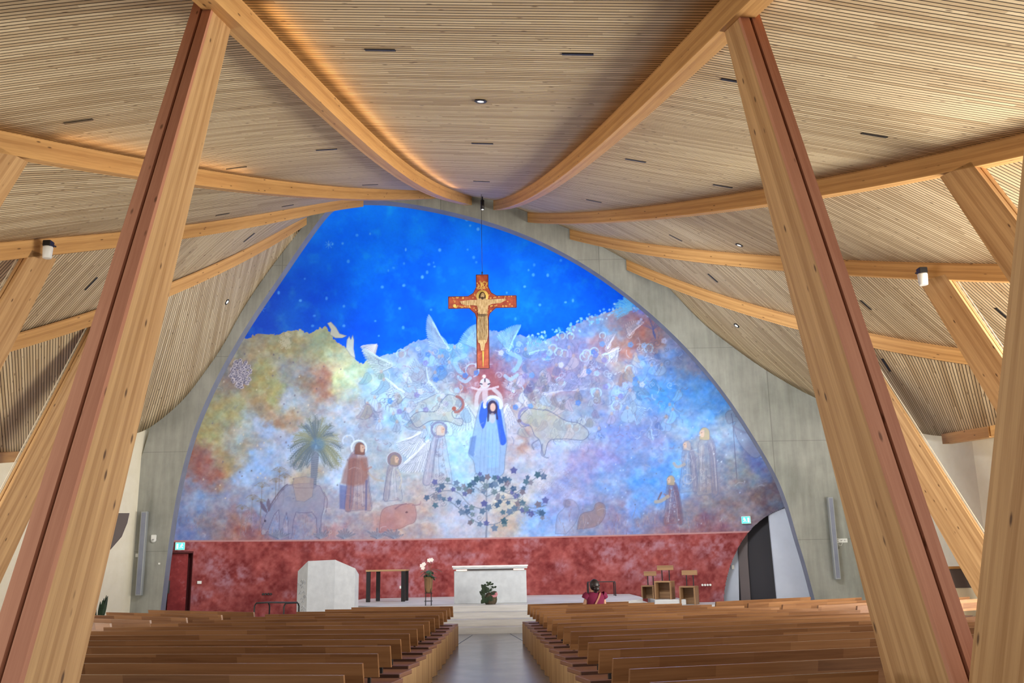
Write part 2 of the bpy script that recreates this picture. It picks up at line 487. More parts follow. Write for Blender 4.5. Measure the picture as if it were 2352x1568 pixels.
RB = {
 'R1': Rib([(1141, 470), (1189, 457), (1260, 416), (1294, 393), (1420, 285), (1480, 226), (1550, 158), (1600, 108), (1650, 60)], (-.46, YA), (2.54, 9.2), 6.5),
 'R2': Rib([(1219, 499), (1260, 500), (1400, 495), (1550, 484), (1750, 449), (1875, 432), (2030, 405), (2169, 378), (2352, 331)], (.72, YA), (7.2, 13.9), 2.5),
 'R3': Rib([(1315, 538), (1400, 557), (1500, 574), (1550, 581), (1650, 592), (1790, 604), (1942, 615), (2108, 620), (2278, 626)], (2.14, YA), (9.11, 19.4), 3.5),
 'R4': Rib([(1444, 608), (1500, 633), (1645, 685), (1819, 739), (1920, 764), (2007, 782), (2203, 817)], (4.02, YA), (9.08, 25.0), 2.0),
 'L1': Rib([(1076, 459), (1046, 450), (1010, 438), (960, 413), (896, 369), (800, 283), (700, 190), (621, 112), (545, 36)], (-1.42, YA), (-3.29, 9.4), 6.5),
 'L2': Rib([(995, 444), (900, 445), (750, 441), (600, 425), (456, 407), (326, 387), (151, 357), (0, 327)], (-2.64, YA), (-7.65, 13.2), 3.5),
 'L3': Rib([(828, 463), (750, 474), (600, 503), (431, 530), (273, 550), (123, 565), (0, 577)], (-5.16, YA), (-9.77, 18.5), 4.0),
 'L4': Rib([(698, 505), (649, 534), (526, 604), (400, 657), (210, 731), (100, 765), (21, 788)], (-7.1, YA), (-10.32, 23.0), 2.5),
}
RW, RH = .24, .40
def rib_obj(rb, label):
    bm = MB(); N = 44; nrm = Vector((-rb.d.y, rb.d.x, 0)) * (RW / 2); up = Vector((0, 0, RH / 2))
    rings = []; L = [0]
    for i in range(N + 1):
        p = rb.pt(i / N)
        rings.append([p - nrm - up, p + nrm - up, p + nrm + up, p - nrm + up])
        if i: L.append(L[-1] + (rb.pt(i / N) - rb.pt((i - 1) / N)).length)
    vv = [0, RW, RW + RH, 2 * RW + RH, 2 * RW + 2 * RH]; o = random.random() * 9
    for i in range(N):
        for k in range(4):
            j = (k + 1) % 4
            bm.face([rings[i][j], rings[i][k], rings[i + 1][k], rings[i + 1][j]],
                    uvs=[(L[i] + o, vv[k + 1]), (L[i] + o, vv[k]), (L[i + 1] + o, vv[k]), (L[i + 1] + o, vv[k + 1])])
    bm.face(rings[0]); bm.face(rings[-1][::-1])
    base = rb.pt(0)
    return tag(bm.build('roof_beam', M['beam'], base=base), label, 'beam', 'curved roof beams fanning out from the arch', 'thing')
rib_obj(RB['L1'], "golden roof beam from the arch crown to the big left column")
rib_obj(RB['R1'], "roof beam from the arch crown to the big right column")
rib_obj(RB['L2'], "roof beam sweeping to the left edge, next outside the big left column's beam")
rib_obj(RB['R2'], "roof beam sweeping to the right edge, next outside the big right column's beam")
rib_obj(RB['L3'], 'roof beam on the left carrying the white spotlight near the left edge')
rib_obj(RB['R3'], 'roof beam on the right carrying the white spotlight')
rib_obj(RB['L4'], 'lowest roof beam on the left, just above the steep dark slatted bay')
rib_obj(RB['R4'], "lowest roof beam on the right, above the bay ending at the cream wall")

def strip_lamp(rb, t0, t1, power, side):  # strip assumed from the warm glow on the ceiling; only its light is added
    """assumed warm light strip along the upper edge of a beam, washing the ceiling beside it"""
    nrm = Vector((-rb.d.y, rb.d.x, 0)) * side
    for k in range(4):
        a, c = rb.pt(t0 + (t1 - t0) * k / 4), rb.pt(t0 + (t1 - t0) * (k + 1) / 4)
        l = bpy.data.lights.new('assumed_beam_strip', 'AREA'); l.shape = 'RECTANGLE'; l.size = (c - a).length; l.size_y = .04; l.energy = power / 4; l.color = (1.0, .52, .18)
        o = bpy.data.objects.new('assumed_beam_strip', l); COL.objects.link(o)
        x = (c - a).normalized(); z = -(nrm * .85 + Vector((0, 0, .5))).normalized(); z = (z - x * z.dot(x)).normalized(); y = z.cross(x)
        o.matrix_world = Matrix.Translation((a + c) / 2 + nrm * (RW / 2 + .20) + Vector((0, 0, -.06))) @ Matrix((x, y, z)).transposed().to_4x4()
strip_lamp(RB['L1'], .2, .76, 24, 1)
strip_lamp(RB['L2'], .55, .8, 10, 1)

# edge curves where the last bays meet the arch wall and then the eaves
YE = YA - .02
EDGE_R = [atY(x, y, YE) for x, y in ((1446, 606), (1500, 632), (1522, 645), (1609, 739), (1674, 790), (1754, 848), (1866, 913))] + [atY(1985, 957, 28.6), atY(2127, 1003, 25.5), atY(2280, 1002, 22.5), Vector((13.2, 20, 4.6))]
EDGE_L = [atY(x, y, YE) for x, y in ((698, 517), (631, 602), (558, 707), (515, 791), (473, 851), (421, 921), (351, 979), (316, 996))] + [atY(200, 1022, 26), atY(80, 1040, 24), atY(-20, 1046, 22), Vector((-14.2, 19.5, 4.4))]
class Edge:
    def __init__(s, P, w=None):
        s.P = smooth_poly(P, 2); s.L = [0]
        for a, c in zip(s.P, s.P[1:]): s.L.append(s.L[-1] + (c - a).length)
    def pt(s, t, dz=0.0):
        q = t * s.L[-1]
        k = max(0, min(len(s.P) - 2, int(np.searchsorted(s.L, q)) - 1))
        u = (q - s.L[k]) / max(1e-9, s.L[k + 1] - s.L[k])
        p = s.P[k].lerp(s.P[k + 1], max(0, min(1, u))); return Vector((p.x, p.y, p.z + dz))
ER, EL = Edge(EDGE_R), Edge(EDGE_L)
BVH = {}
SLATDIR = {}
def bay(name, ra, rb, along, dza=.14, dzb=.14, N=60, K=10):
    """ceiling between two ribs; along: two photo points on one slat, giving the direction of the boards"""
    G = []
    for i in range(N + 1):
        a, c = ra.pt(i / N, dza), rb.pt(i / N, dzb)
        G.append([a.lerp(c, k / K) for k in range(K + 1)])
    quads = [(i, k) for i in range(N) for k in range(K)]
    vs = [tuple(p) for row in G for p in row]; ix = lambda i, k: i * (K + 1) + k
    tree = BVHTree.FromPolygons(vs, [(ix(i, k), ix(i, k + 1), ix(i + 1, k + 1), ix(i + 1, k)) for i, k in quads])
    hits = [tree.ray_cast(C0, ray(*q).normalized()) for q in along]
    s = (hits[1][0] - hits[0][0]).normalized(); n_ = hits[0][1]
    v = n_.cross(s).normalized(); o = random.random() * 5
    bm = MB()
    for i, k in quads:
        P = [G[i][k], G[i][k + 1], G[i + 1][k + 1], G[i + 1][k]]
        if (P[1] - P[0]).cross(P[3] - P[0]).z > 0: P = P[::-1]
        bm.face(P, smooth=True, uvs=[(p.dot(s) + o, p.dot(v) + 40 + o) for p in P])
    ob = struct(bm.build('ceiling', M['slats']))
    m = ob.modifiers.new('thickness', 'SOLIDIFY'); m.thickness = .12; m.offset = -1
    BVH[name] = (tree, s)
    return ob
bay('C', RB['L1'], RB['R1'], ((1000, 226), (1220, 230)))
bay('R12', RB['R1'], RB['R2'], ((1930, 297), (2120, 328)))
bay('R23', RB['R2'], RB['R3'], ((1530, 535), (1575, 558)))
bay('R34', RB['R3'], RB['R4'], ((1970, 682), (2008, 716)))
bay('R45', RB['R4'], ER, ((1985, 775), (2035, 848)), .14, 0)
bay('L12', RB['L2'], RB['L1'], ((120, 285), (240, 268)))
bay('L23', RB['L3'], RB['L2'], ((500, 496), (660, 470)))
bay('L34', RB['L4'], RB['L3'], ((560, 555), (585, 535)))
bay('L45', EL, RB['L4'], ((455, 860), (490, 690)), 0, .14)

# eaves beams on the cream walls
def eave(P, label):
    bm = MB()
    for a, c in zip(P, P[1:]):
        d = (c - a).normalized(); nn = Vector((-d.y, d.x, 0)).normalized() * .12; up = Vector((0, 0, .13))
        bm.hexa([a - nn - up, c - nn - up, c + nn - up, a + nn - up], [a - nn + up, c - nn + up, c + nn + up, a + nn + up], d)
    return tag(bm.build('eaves_beam', M['beam'], base=P[0]), label, 'beam', None, 'thing')
eave([atY(2174, 1008, 24.6), atY(2282, 991, 22.2), Vector((13.0, 19.6, 4.7))], 'short eaves beam lying on top of the cream wall at the right')
eave([atY(41, 1048, 23.4), atY(-30, 1052, 21.8), Vector((-14.0, 19.2, 4.35))], 'short eaves beam lying on top of the cream wall at the left edge')

# cream outer walls under the eaves
def wall_strip(name, pts, z1s, th=.25, mat='plaster'):
    bm = MB()
    for i in range(len(pts) - 1):
        a, c = Vector((*pts[i], 0)), Vector((*pts[i + 1], 0)); d = (c - a).normalized(); nn = Vector((-d.y, d.x, 0)) * th
        bm.hexa([a, c, c + nn, a + nn], [a + Vector((0, 0, z1s[i])), c + Vector((0, 0, z1s[i + 1])), c + nn + Vector((0, 0, z1s[i + 1])), a + nn + Vector((0, 0, z1s[i]))])
    return struct(bm.build(name, M[mat]))
wall_strip('wall_right', [(13.7, 19.0), (12.0, 24.5), (11.0, YA)], [4.9, 5.2, 7.0], -.25)
wall_strip('wall_left', [(-11.95, YA + 1.0), (-12.9, 25.6), (-14.7, 19.0)], [7.2, 5.0, 4.6], -.25)

# ------------------------------------------------------------------ leaning timber columns
def column(label, rear_foot, rear_head, along, w0, w1, D0, D1, groove=True, zf=0.0, led=False, side=1, board='column_red'):
    """rear_foot / rear_head: centre of the camera-side face at floor and head; along: plan direction of the depth"""
    F, Hh = Vector(rear_foot), Vector(rear_head)
    al = Vector((along[0], along[1], 0)).normalized(); nn = Vector((al.y, -al.x, 0))     # nn points right when al points ahead
    t = thing('timber_column', label, 'column', (F.x, F.y, zf), 'leaning timber columns'); t['kind'] = 'thing'
    base = (F.x, F.y, zf)
    def sec(p, w, D, y0=0.0): return [p - nn * w / 2 + al * y0, p + nn * w / 2 + al * y0, p + nn * w / 2 + al * D, p - nn * w / 2 + al * D]
    g = (Hh - F).normalized()
    b = MB(); o = (random.random() * 9, random.random() * 9)
    b.hexa(sec(F, w0, D0, .05), sec(Hh, w1, D1, .05), g, o); b.build('shaft', M['column'], t, base)
    gw = .13                                                     # two facing boards with a recessed groove between
    for s in (-1, 1):
        b = MB()
        def bd(p, w):
            a0, a1 = (-.5, -gw / 2) if s < 0 else (gw / 2, .5)
            return [p + nn * w * a0, p + nn * w * a1, p + nn * w * a1 + al * .05, p + nn * w * a0 + al * .05]
        b.hexa(bd(F, w0), bd(Hh, w1), g); b.build('facing_board', M[board], t, base)
    b = MB()
    b.hexa([F + nn * w0 * -gw / 2 + al * .035, F + nn * w0 * gw / 2 + al * .035, F + nn * w0 * gw / 2 + al * .06, F + nn * w0 * -gw / 2 + al * .06],
           [Hh + nn * w1 * -gw / 2 + al * .035, Hh + nn * w1 * gw / 2 + al * .035, Hh + nn * w1 * gw / 2 + al * .06, Hh + nn * w1 * -gw / 2 + al * .06], g)
    b.build('groove', M['groove'], t, base)
    if led:
        b = MB(); w = .022
        for q in (0.0, .05):
            b.hexa([F + nn * (side * w0 / 2) - al * (q + .0), F + nn * (side * (w0 / 2 + .02)) - al * q, F + nn * (side * (w0 / 2 + .02)) - al * (q - w), F + nn * (side * w0 / 2) - al * (q - w)],
                   [Hh + nn * (side * w1 / 2) - al * q, Hh + nn * (side * (w1 / 2 + .02)) - al * q, Hh + nn * (side * (w1 / 2 + .02)) - al * (q - w), Hh + nn * (side * w1 / 2) - al * (q - w)], g)
        b.build('edge_trim', M['led'], t, base)
    b = MB(); pl = sec(F, w0 + .04, D0 + .02, -.02)
    b.hexa(pl, [p + Vector((0, 0, .012)) for p in pl]); b.build('foot_plate', M['black'], t, base)
    return t
def zline(p, q, z):                                              # point at height z on the line p q
    return p + (q - p) * ((z - p.z) / (q.z - p.z))
# the big pair in front
rt, rb_ = atY(1714, 10, 9.1), atY(2196, 1464, 6.55)
rh = zline(rb_, rt, rt.z + .12)
column('big leaning column at right front with reddish grooved boards', zline(rb_, rt, 0), rh, RB['R1'].d * -1, .235, .235, .95, .40)
lt, lb_ = atY(469, 0, 9.5), atY(27, 1464, 5.5)
lh = zline(lb_, lt, lt.z + .10)
column('big leaning column at left front with reddish grooved boards', zline(lb_, lt, 0), lh, RB['L1'].d * -1, .235, .235, .66, .52)
# its partner at far right leaning back towards the viewer
d1 = RB['R1'].d * -1
fr0, fr1 = atY(2225, 1568, 6.42), atY(2352, 340, 5.15)
P0, P1 = zline(fr0, fr1, 0), zline(fr0, fr1, 7.2)
b = MB(); t = thing('timber_column', "nearest column at the right edge, leaning towards the viewer, cut by the frame", 'column', P0, 'leaning timber columns'); t['kind'] = 'thing'
nn = Vector((d1.y, -d1.x, 0)); w = .235
sec = lambda p, D: [p - d1 * D, p - d1 * D + nn * w, p + nn * w, p]
b.hexa(sec(P0, 1.15), sec(P1, .75), (P1 - P0).normalized()); b.build('shaft', M['column'], t, P0)
b = MB(); pl = [p + Vector((0, 0, 0)) for p in sec(P0 + d1 * .02 - nn * .02, 1.19)]
b.hexa(pl, [p + Vector((0, 0, .012)) for p in pl]); b.build('foot_plate', M['black'], t, P0)

def side_column(label, head_px, Yh, rib, lean, led=False, side=1, w=.24, D0=1.0, D1=.62, foot_px=None, Yf=None):
    h = atY(*head_px, Yh); al = rib.d * -1
    q = (Vector((h.x, h.y, 0)) - rib.A).dot(rib.d)
    p = rib.A + rib.d * q; top = Vector((p.x, p.y, rib.fn(q) - RH / 2 + .02))
    F = Vector((p.x, p.y, 0)) + rib.d * lean
    off = al * (-D1 / 2)
    return column(label, F + off, top + off, al, w, w, D0, D1, led=led, side=side, board='column')
side_column('leaning column behind the right edge column, under the second roof beam', (2205, 375), 13.9, RB['R2'], 4.0)
side_column('leaning column with the white spotlight at its head, right side', (2155, 640), 19.4, RB['R3'], 3.6, True, 1)
side_column("leaning column beyond the big right column, pale edge line, beside the cream wall", (1950, 770), 25, RB['R4'], 3.6, True, 1)
side_column('column stub at the left edge, high up under the second roof beam', (5, 345), 13.2, RB['L2'], 4.0)
side_column('leaning column at the left edge with the white spotlight at its head', (85, 590), 18.5, RB['L3'], 3.6, True, -1)
side_column('leaning column half hidden behind the big left column, with a pale edge line', (245, 725), 23, RB['L4'], 3.6, True, -1)
# ================================================================== PAINTED APSE WALL
def hexpix():
    pass
GX, GZ = 0.025, 0.025
xs = np.arange(-11.85, 10.75 + 1e-6, GX); zs = np.arange(0, 16.2 + 1e-6, GZ)
XX, ZZ = np.meshgrid(xs, zs)
YY = YMID - SAG * ((XX - AXC) / AWH) ** 2
PX, PY = projn(XX, YY, ZZ)
NZ, NX = PX.shape
def vnoise(x, y, seed):
    xi = np.floor(x).astype(np.int64); yi = np.floor(y).astype(np.int64); fx = x - xi; fy = y - yi
    fx = fx * fx * (3 - 2 * fx); fy = fy * fy * (3 - 2 * fy)
    def h(a, b):
        v = (a * 374761393 + b * 668265263 + seed * 144665) & 0x7fffffff
        v = ((v ^ (v >> 13)) * 1274126177) & 0x7fffffff
        return ((v ^ (v >> 16)) & 0xffff) / 65535.0
    return (h(xi, yi) * (1 - fx) + h(xi + 1, yi) * fx) * (1 - fy) + (h(xi, yi + 1) * (1 - fx) + h(xi + 1, yi + 1) * fx) * fy
def fbm(x, y, seed, o=4):
    r = 0; a = .5; t = 0
    for k in range(o):
        r = r + a * vnoise(x * 2 ** k, y * 2 ** k, seed + k * 17); t += a; a *= .55
    return r / t
# cloudy ground: colour notes (photo x, y -> colour), blended with wandering borders
NOTES = """580 800 168 146 122;650 795 164 150 116;740 790 166 166 132;545 860 150 128 122;600 870 166 152 106;640 905 176 168 110;520 950 165 152 110;560 1000 166 142 116
700 880 152 126 106;740 865 156 106 90;735 895 150 100 86;780 860 188 188 142;690 865 162 166 186;672 915 160 168 196;620 930 160 132 106;640 965 170 128 100;480 1000 170 156 106
500 1040 170 142 116;455 1045 148 98 94;470 1075 156 86 80;520 1060 176 146 106;560 990 164 182 210;620 990 160 175 220;600 1060 150 176 230;570 1100 154 174 224;450 1150 136 150 196
520 1150 150 146 176;430 1205 120 126 176;500 1200 142 122 132;540 1210 152 108 108;570 1232 150 92 92;640 1210 142 140 176;700 1210 146 132 156;760 1222 160 120 130;600 1170 140 150 190
650 1130 150 146 172;700 1100 166 152 142;840 1180 160 140 152;800 1100 180 190 220;830 850 170 180 150;860 900 150 182 216;900 960 156 186 226;950 830 150 166 202;850 950 150 150 176
940 1000 170 182 210;900 1080 166 166 176;1000 1120 176 170 186;960 1180 182 156 156;900 1205 166 126 130;1020 950 182 192 190;1060 1000 172 206 226;1050 1080 160 196 236
1120 860 150 92 110;1100 880 150 82 92;1150 885 150 102 126;1180 1000 176 180 210;1200 1010 166 130 130;1240 960 170 166 160;1220 1080 180 180 206;1180 1150 190 180 176;1100 1200 176 170 190
1170 1205 186 160 152;1050 1200 176 176 206;1250 1200 132 162 226;1290 1150 150 150 202;1330 1070 150 140 192;900 810 136 160 206;980 800 122 150 216;1050 790 102 156 216;1180 790 96 140 212
1240 800 116 140 206;1290 800 120 130 192;1330 810 140 120 166;1370 790 162 120 140;1400 765 120 166 226;1440 740 162 130 150;1475 750 178 108 108;1460 790 172 110 104;1420 790 166 120 116
1510 770 166 120 120;1530 780 140 150 202;1480 690 112 112 212;1350 770 112 150 222;1300 830 130 126 176;1280 870 150 120 152;1350 850 130 130 172;1400 850 140 136 166;1440 830 150 126 130
1480 830 110 150 222;1550 820 120 150 216;1580 840 130 130 166;1520 900 84 150 236;1600 900 96 156 236;1650 930 100 156 230;1450 900 126 160 216;1400 920 140 140 176;1350 960 140 146 176
1420 1000 120 140 212;1500 1000 130 136 196;1560 980 130 150 190;1600 980 110 150 216;1680 980 130 146 176;1450 1060 116 136 196;1520 1080 86 140 222;1540 1060 100 146 216;1380 1040 140 130 190
1400 1120 130 150 206;1480 1130 100 150 230;1620 1080 126 126 146;1700 1080 126 126 136;1740 1050 96 100 152;1760 1130 106 86 96;1800 1180 100 90 106;1700 1150 126 106 116;1640 1160 130 116 130
1580 1180 130 120 140;1500 1200 136 120 146;1430 1200 136 120 156;1350 1200 130 130 166;1550 1212 142 96 110;1640 1200 132 86 100;1460 1180 120 150 222;1320 1150 140 146 202;1600 1030 140 140 160
1090 930 170 175 190;1000 1000 165 185 215;880 1130 165 165 185;760 1180 160 150 170;720 1010 165 180 210;650 1030 165 175 215;780 950 165 175 205;1260 1020 165 165 205;1300 990 160 175 210"""
notes = np.array([[float(v) for v in q.split()] for ln in NOTES.split('\n') for q in ln.split(';')])
wx = PX + (fbm(PX / 46, PY / 46, 3) - .5) * 74 + (fbm(PX / 12, PY / 12, 8) - .5) * 22
wyy = PY + (fbm(PX / 46, PY / 46, 5) - .5) * 74 + (fbm(PX / 12, PY / 12, 9) - .5) * 22
num = np.zeros((NZ, NX, 3), np.float32); den = np.zeros((NZ, NX), np.float32)
for x, y, r_, g_, b_ in notes:
    w = 1.0 / ((wx - x) ** 2 + (wyy - y) ** 2 + 260.0) ** 1.85
    num += (w[..., None] * np.array([r_, g_, b_])).astype(np.float32); den += w.astype(np.float32)
CV = num / den[..., None] * .94 + np.array([12, 14, 16])
ca_ = fbm(PX / 20, PY / 17, 301, 4) - .5; cb_ = fbm(PX / 13, PY / 13, 331, 4) - .5
CV = CV * np.array([.95, 1.0, 1.0]) + ca_[..., None] * np.array([34, 8, -26]) + cb_[..., None] * np.array([-12, 12, 14])
n1 = fbm(PX / 7, PY / 7, 21, 3) - .5; n2 = fbm(PX / 22, PY / 16, 31, 3) - .5
CV += (n1 * 34 + n2 * 26)[..., None] * np.array([1.0, .95, .8])
wpat = np.clip((fbm(PX / 30, PY / 30, 77, 4) - .56) * 5, 0, 1)
CV += wpat[..., None] * np.array([14, 18, 18])

XM = PX.mean(0); ZM = PY.mean(1)
def win(x0, y0, x1, y1):
    i0 = int(np.searchsorted(XM, x0 - 26)); i1 = int(np.searchsorted(XM, x1 + 26))
    r = np.nonzero((ZM > y0 - 40) & (ZM < y1 + 40))[0]
    if len(r) == 0 or i1 <= i0: return None
    return slice(r[0], r[-1] + 1), slice(max(0, i0), i1)
def put(s, a, col):
    CV[s] = CV[s] * (1 - a[..., None]) + np.array(col, np.float32) * a[..., None]
def stroke(pts, w, col, al=1.0, w1=None):
    pts = np.array(pts, float); s = win(pts[:, 0].min() - w, pts[:, 1].min() - w, pts[:, 0].max() + w, pts[:, 1].max() + w)
    if s is None: return
    x, y = PX[s], PY[s]; best = np.full(x.shape, -9.0)
    m = len(pts) - 1
    for k in range(m):
        (ax, ay), (bx, by) = pts[k], pts[k + 1]; dx, dy = bx - ax, by - ay
        t = np.clip(((x - ax) * dx + (y - ay) * dy) / max(1e-6, dx * dx + dy * dy), 0, 1)
        ww = w if w1 is None else w + (w1 - w) * (k + t) / m
        best = np.maximum(best, ww / 2 - np.hypot(x - ax - t * dx, y - ay - t * dy))
    put(s, np.clip(best + .5, 0, 1) * al, col)
def poly(pts, col, al=1.0, soft=1.0, edge=None):
    pts = np.array(pts, float); s = win(pts[:, 0].min(), pts[:, 1].min(), pts[:, 0].max(), pts[:, 1].max())
    if s is None: return
    x, y = PX[s], PY[s]; ins = np.zeros(x.shape, bool); d = np.full(x.shape, 1e9)
    for k in range(len(pts)):
        (ax, ay), (bx, by) = pts[k], pts[(k + 1) % len(pts)]
        if ay != by: ins ^= ((ay > y) != (by > y)) & (x < (bx - ax) * (y - ay) / (by - ay) + ax)
        dx, dy = bx - ax, by - ay
        t = np.clip(((x - ax) * dx + (y - ay) * dy) / max(1e-6, dx * dx + dy * dy), 0, 1)
        d = np.minimum(d, np.hypot(x - ax - t * dx, y - ay - t * dy))
    a = np.clip(np.where(ins, d, -d) / soft + .5, 0, 1)
    put(s, a * al, col)
    if edge: put(s, np.clip(1.3 - d, 0, 1) * edge[1], edge[0])
def spline(P, n=8):
    P = [np.array(p, float) for p in P]; out = []
    for i in range(len(P) - 1):
        p0 = P[max(0, i - 1)]; p1 = P[i]; p2 = P[i + 1]; p3 = P[min(len(P) - 1, i + 2)]
        for k in range(n):
            t = k / n
            out.append(.5 * (2 * p1 + (p2 - p0) * t + (2 * p0 - 5 * p1 + 4 * p2 - p3) * t * t + (3 * p1 - p0 - 3 * p2 + p3) * t ** 3))
    return out + [P[-1]]
def ell(x, y, rx, ry, col, al=1.0, soft=1.0, rot=0.0):
    c, sn = cos(rot), sin(rot)
    poly([(x + rx * cos(a) * c - ry * sin(a) * sn, y + rx * cos(a) * sn + ry * sin(a) * c) for a in np.linspace(0, 2 * pi, 18, endpoint=False)], col, al, soft)
def ring(x, y, r, w, col, al=.9, a0=0, a1=2 * pi):
    stroke([(x + r * cos(a), y + r * sin(a)) for a in np.linspace(a0, a1, 18)], w, col, al)
def spiral(x, y, r, col, al=.7, turns=1.6, a0=0, w=1.4):
    stroke([(x + r * (1 - k / 22) * cos(a0 + turns * 2 * pi * k / 22), y + r * (1 - k / 22) * sin(a0 + turns * 2 * pi * k / 22)) for k in range(21)], w, col, al)
DK, LT = (92, 104, 142), (206, 224, 246)
def localcol(x, y):
    s = win(x - 1, y - 1, x + 1, y + 1)
    if s is None: return np.array([150, 165, 200.])
    d = (PX[s] - x) ** 2 + (PY[s] - y) ** 2; k = np.unravel_index(np.argmin(d), d.shape); return CV[s][k].copy()
def feather(x0, y0, x1, y1, w, col=LT, al=.55, line=DK):
    dx, dy = x1 - x0, y1 - y0; L = max(1e-6, math.hypot(dx, dy)); nx, ny = -dy / L, dx / L
    P = [(x0 + dx * t + nx * w * k, y0 + dy * t + ny * w * k) for t, k in ((0, .3), (.5, .5), (.85, .45), (.97, .2), (1, -.05), (.9, -.42), (.5, -.5), (0, -.3))]
    poly(P, col, al, 1.2)
    stroke(P[:5], 1.3, tuple(min(255, c + 44) for c in col), .55)
    stroke(P[4:], 1.1, line, .45)
def wing(x, y, a0, a1, r0, r1, nf, col=(176, 198, 224), al=.6, cov=True, line=DK):
    """feathers fan from the shoulder x, y between angles a0..a1 (degrees, up = 90)"""
    am = radians((a0 + a1) / 2); bc = localcol(x + .6 * r0 * cos(am), y - .6 * r0 * sin(am))
    if bc[2] - bc[0] > 120: bc = np.array([128, 168, 216.])
    col = tuple(.55 * c + .45 * v for c, v in zip(col, bc))
    aw = radians(a0 + (a1 - a0) * .12); Wx, Wy = x + .46 * r0 * cos(aw), y - .46 * r0 * sin(aw)      # wrist on the leading edge
    for tier_, (q, m) in enumerate(((1.0, nf + 3), (.64, nf + 1), (.34, nf))):
        for k in reversed(range(m)):
            t = k / (m - 1); a = radians(a0 + (a1 - a0) * t ** .9); r = (r0 * .62 + (r1 * .72 - r0 * .62) * t) * q
            rx, ry = Wx + (x - Wx) * t, Wy + (y - Wy) * t
            j = random.randint(-14, 14) + 5 * tier_
            feather(rx, ry, rx + r * cos(a), ry - r * sin(a), max(4.0, abs(radians(a1 - a0)) * r * .95 / m + .42 * r0 / m), tuple(c + j for c in col), min(.85, al + .1), line)
    stroke(spline([(x, y), ((x + Wx) / 2 + 4 * sin(aw), (y + Wy) / 2 + 4 * cos(aw)), (Wx, Wy)]), 4.0, tuple(min(255, c + 22) for c in col), .7, 2.2)
    if cov: spiral(x, y, 7, LT, .6)

# ---- deep blue sky
SKY = [(500, 782), (556, 778), (575, 775), (592, 764), (610, 768), (640, 767), (655, 760), (690, 757), (700, 763), (715, 764), (735, 752), (748, 752), (757, 760),
       (765, 778), (790, 796), (806, 806), (816, 826), (832, 836), (843, 826), (862, 826), (880, 815), (905, 812), (930, 796), (950, 786), (975, 778), (1040, 792),
       (1062, 783), (1090, 762), (1108, 756), (1160, 762), (1205, 772), (1222, 780), (1245, 782), (1262, 776), (1280, 768), (1300, 764), (1312, 748), (1330, 742),
       (1352, 728), (1372, 724), (1400, 716), (1424, 706), (1450, 708), (1468, 700), (1500, 700), (1560, 700), (1560, 420), (500, 420)]
s = win(480, 380, 1560, 850); x, y = PX[s], PY[s]
g = np.clip((y - 460) / 340, 0, 1)[..., None]; lf = np.clip((760 - x + (y - 460) * .35) / 230, 0, 1)[..., None]
skyc = np.array([2, 120, 255]) * (1 - g) + np.array([0, 92, 248]) * g
skyc = skyc * (1 - lf * .62) + np.array([56, 84, 190]) * lf * .62
m1 = fbm(x / 60, y / 60, 41, 4)[..., None] - .5
m2 = np.clip(fbm(x / 28, y / 28, 51, 4) - .58, 0, 1)[..., None] * 3
skyc = skyc + m1 * np.array([10, 46, 16]) + m2 * np.array([14, 26, 0])
inside = np.zeros(x.shape, bool); P = np.array(SKY, float)
yw = y + (vnoise(x / 5, y / 5, 4) - .5) * 6
for k in range(len(P)):
    (ax, ay), (bx, by) = P[k], P[(k + 1) % len(P)]
    if ay != by: inside ^= ((ay > yw) != (by > yw)) & (x < (bx - ax) * (yw - ay) / (by - ay) + ax)
CV[s] = np.where(inside[..., None], skyc, CV[s])
for sx, sy in ((820, 540), (850, 537), (932, 573), (928, 605), (892, 621), (904, 615), (985, 607), (998, 612), (1010, 574), (1018, 484), (1072, 505), (1080, 518), (1098, 526), (1088, 591), (1094, 602), (996, 603),
               (981, 625), (970, 636), (1074, 573), (1214, 620), (1225, 631), (1227, 608), (1258, 632), (1288, 598), (1205, 658), (1390, 634), (1402, 639), (1164, 672), (1299, 694), (928, 655), (926, 656), (878, 659),
               (690, 690), (722, 725), (608, 700), (600, 710), (718, 748), (750, 685), (790, 748), (862, 737), (870, 771), (764, 560), (787, 559), (1184, 732), (990, 711), (918, 708), (926, 752), (790, 703), (1240, 700), (1316, 690), (800, 600), (640, 672), (700, 640)):
    ell(sx, sy, random.uniform(1.6, 3.6), random.uniform(2, 4.2), (96, 176, 255), random.uniform(.5, .9), 2.4)
for sx, sy in ((755, 562), (600, 709)):
    for a in range(4): stroke([(sx - 9 * cos(a * pi / 4), sy - 9 * sin(a * pi / 4)), (sx + 9 * cos(a * pi / 4), sy + 9 * sin(a * pi / 4))], 1.3, (110, 180, 250), .6)

# ---- doves at the left rim of the sky
poly([(752, 742), (760, 739), (772, 752), (780, 766), (796, 771), (786, 776), (770, 776), (758, 768), (760, 756)], (196, 196, 176), .95, 1, (DK, .4))
poly([(795, 800), (797, 780), (802, 772), (806, 780), (810, 769), (813, 782), (812, 800), (816, 822), (806, 816)], (182, 192, 186), .95, 1, (DK, .4))
for k in range(7): feather(866, 792, 828 + k * 4, 800 + k * 6 - (k == 0) * 3, 7, (176, 180, 192), .9)
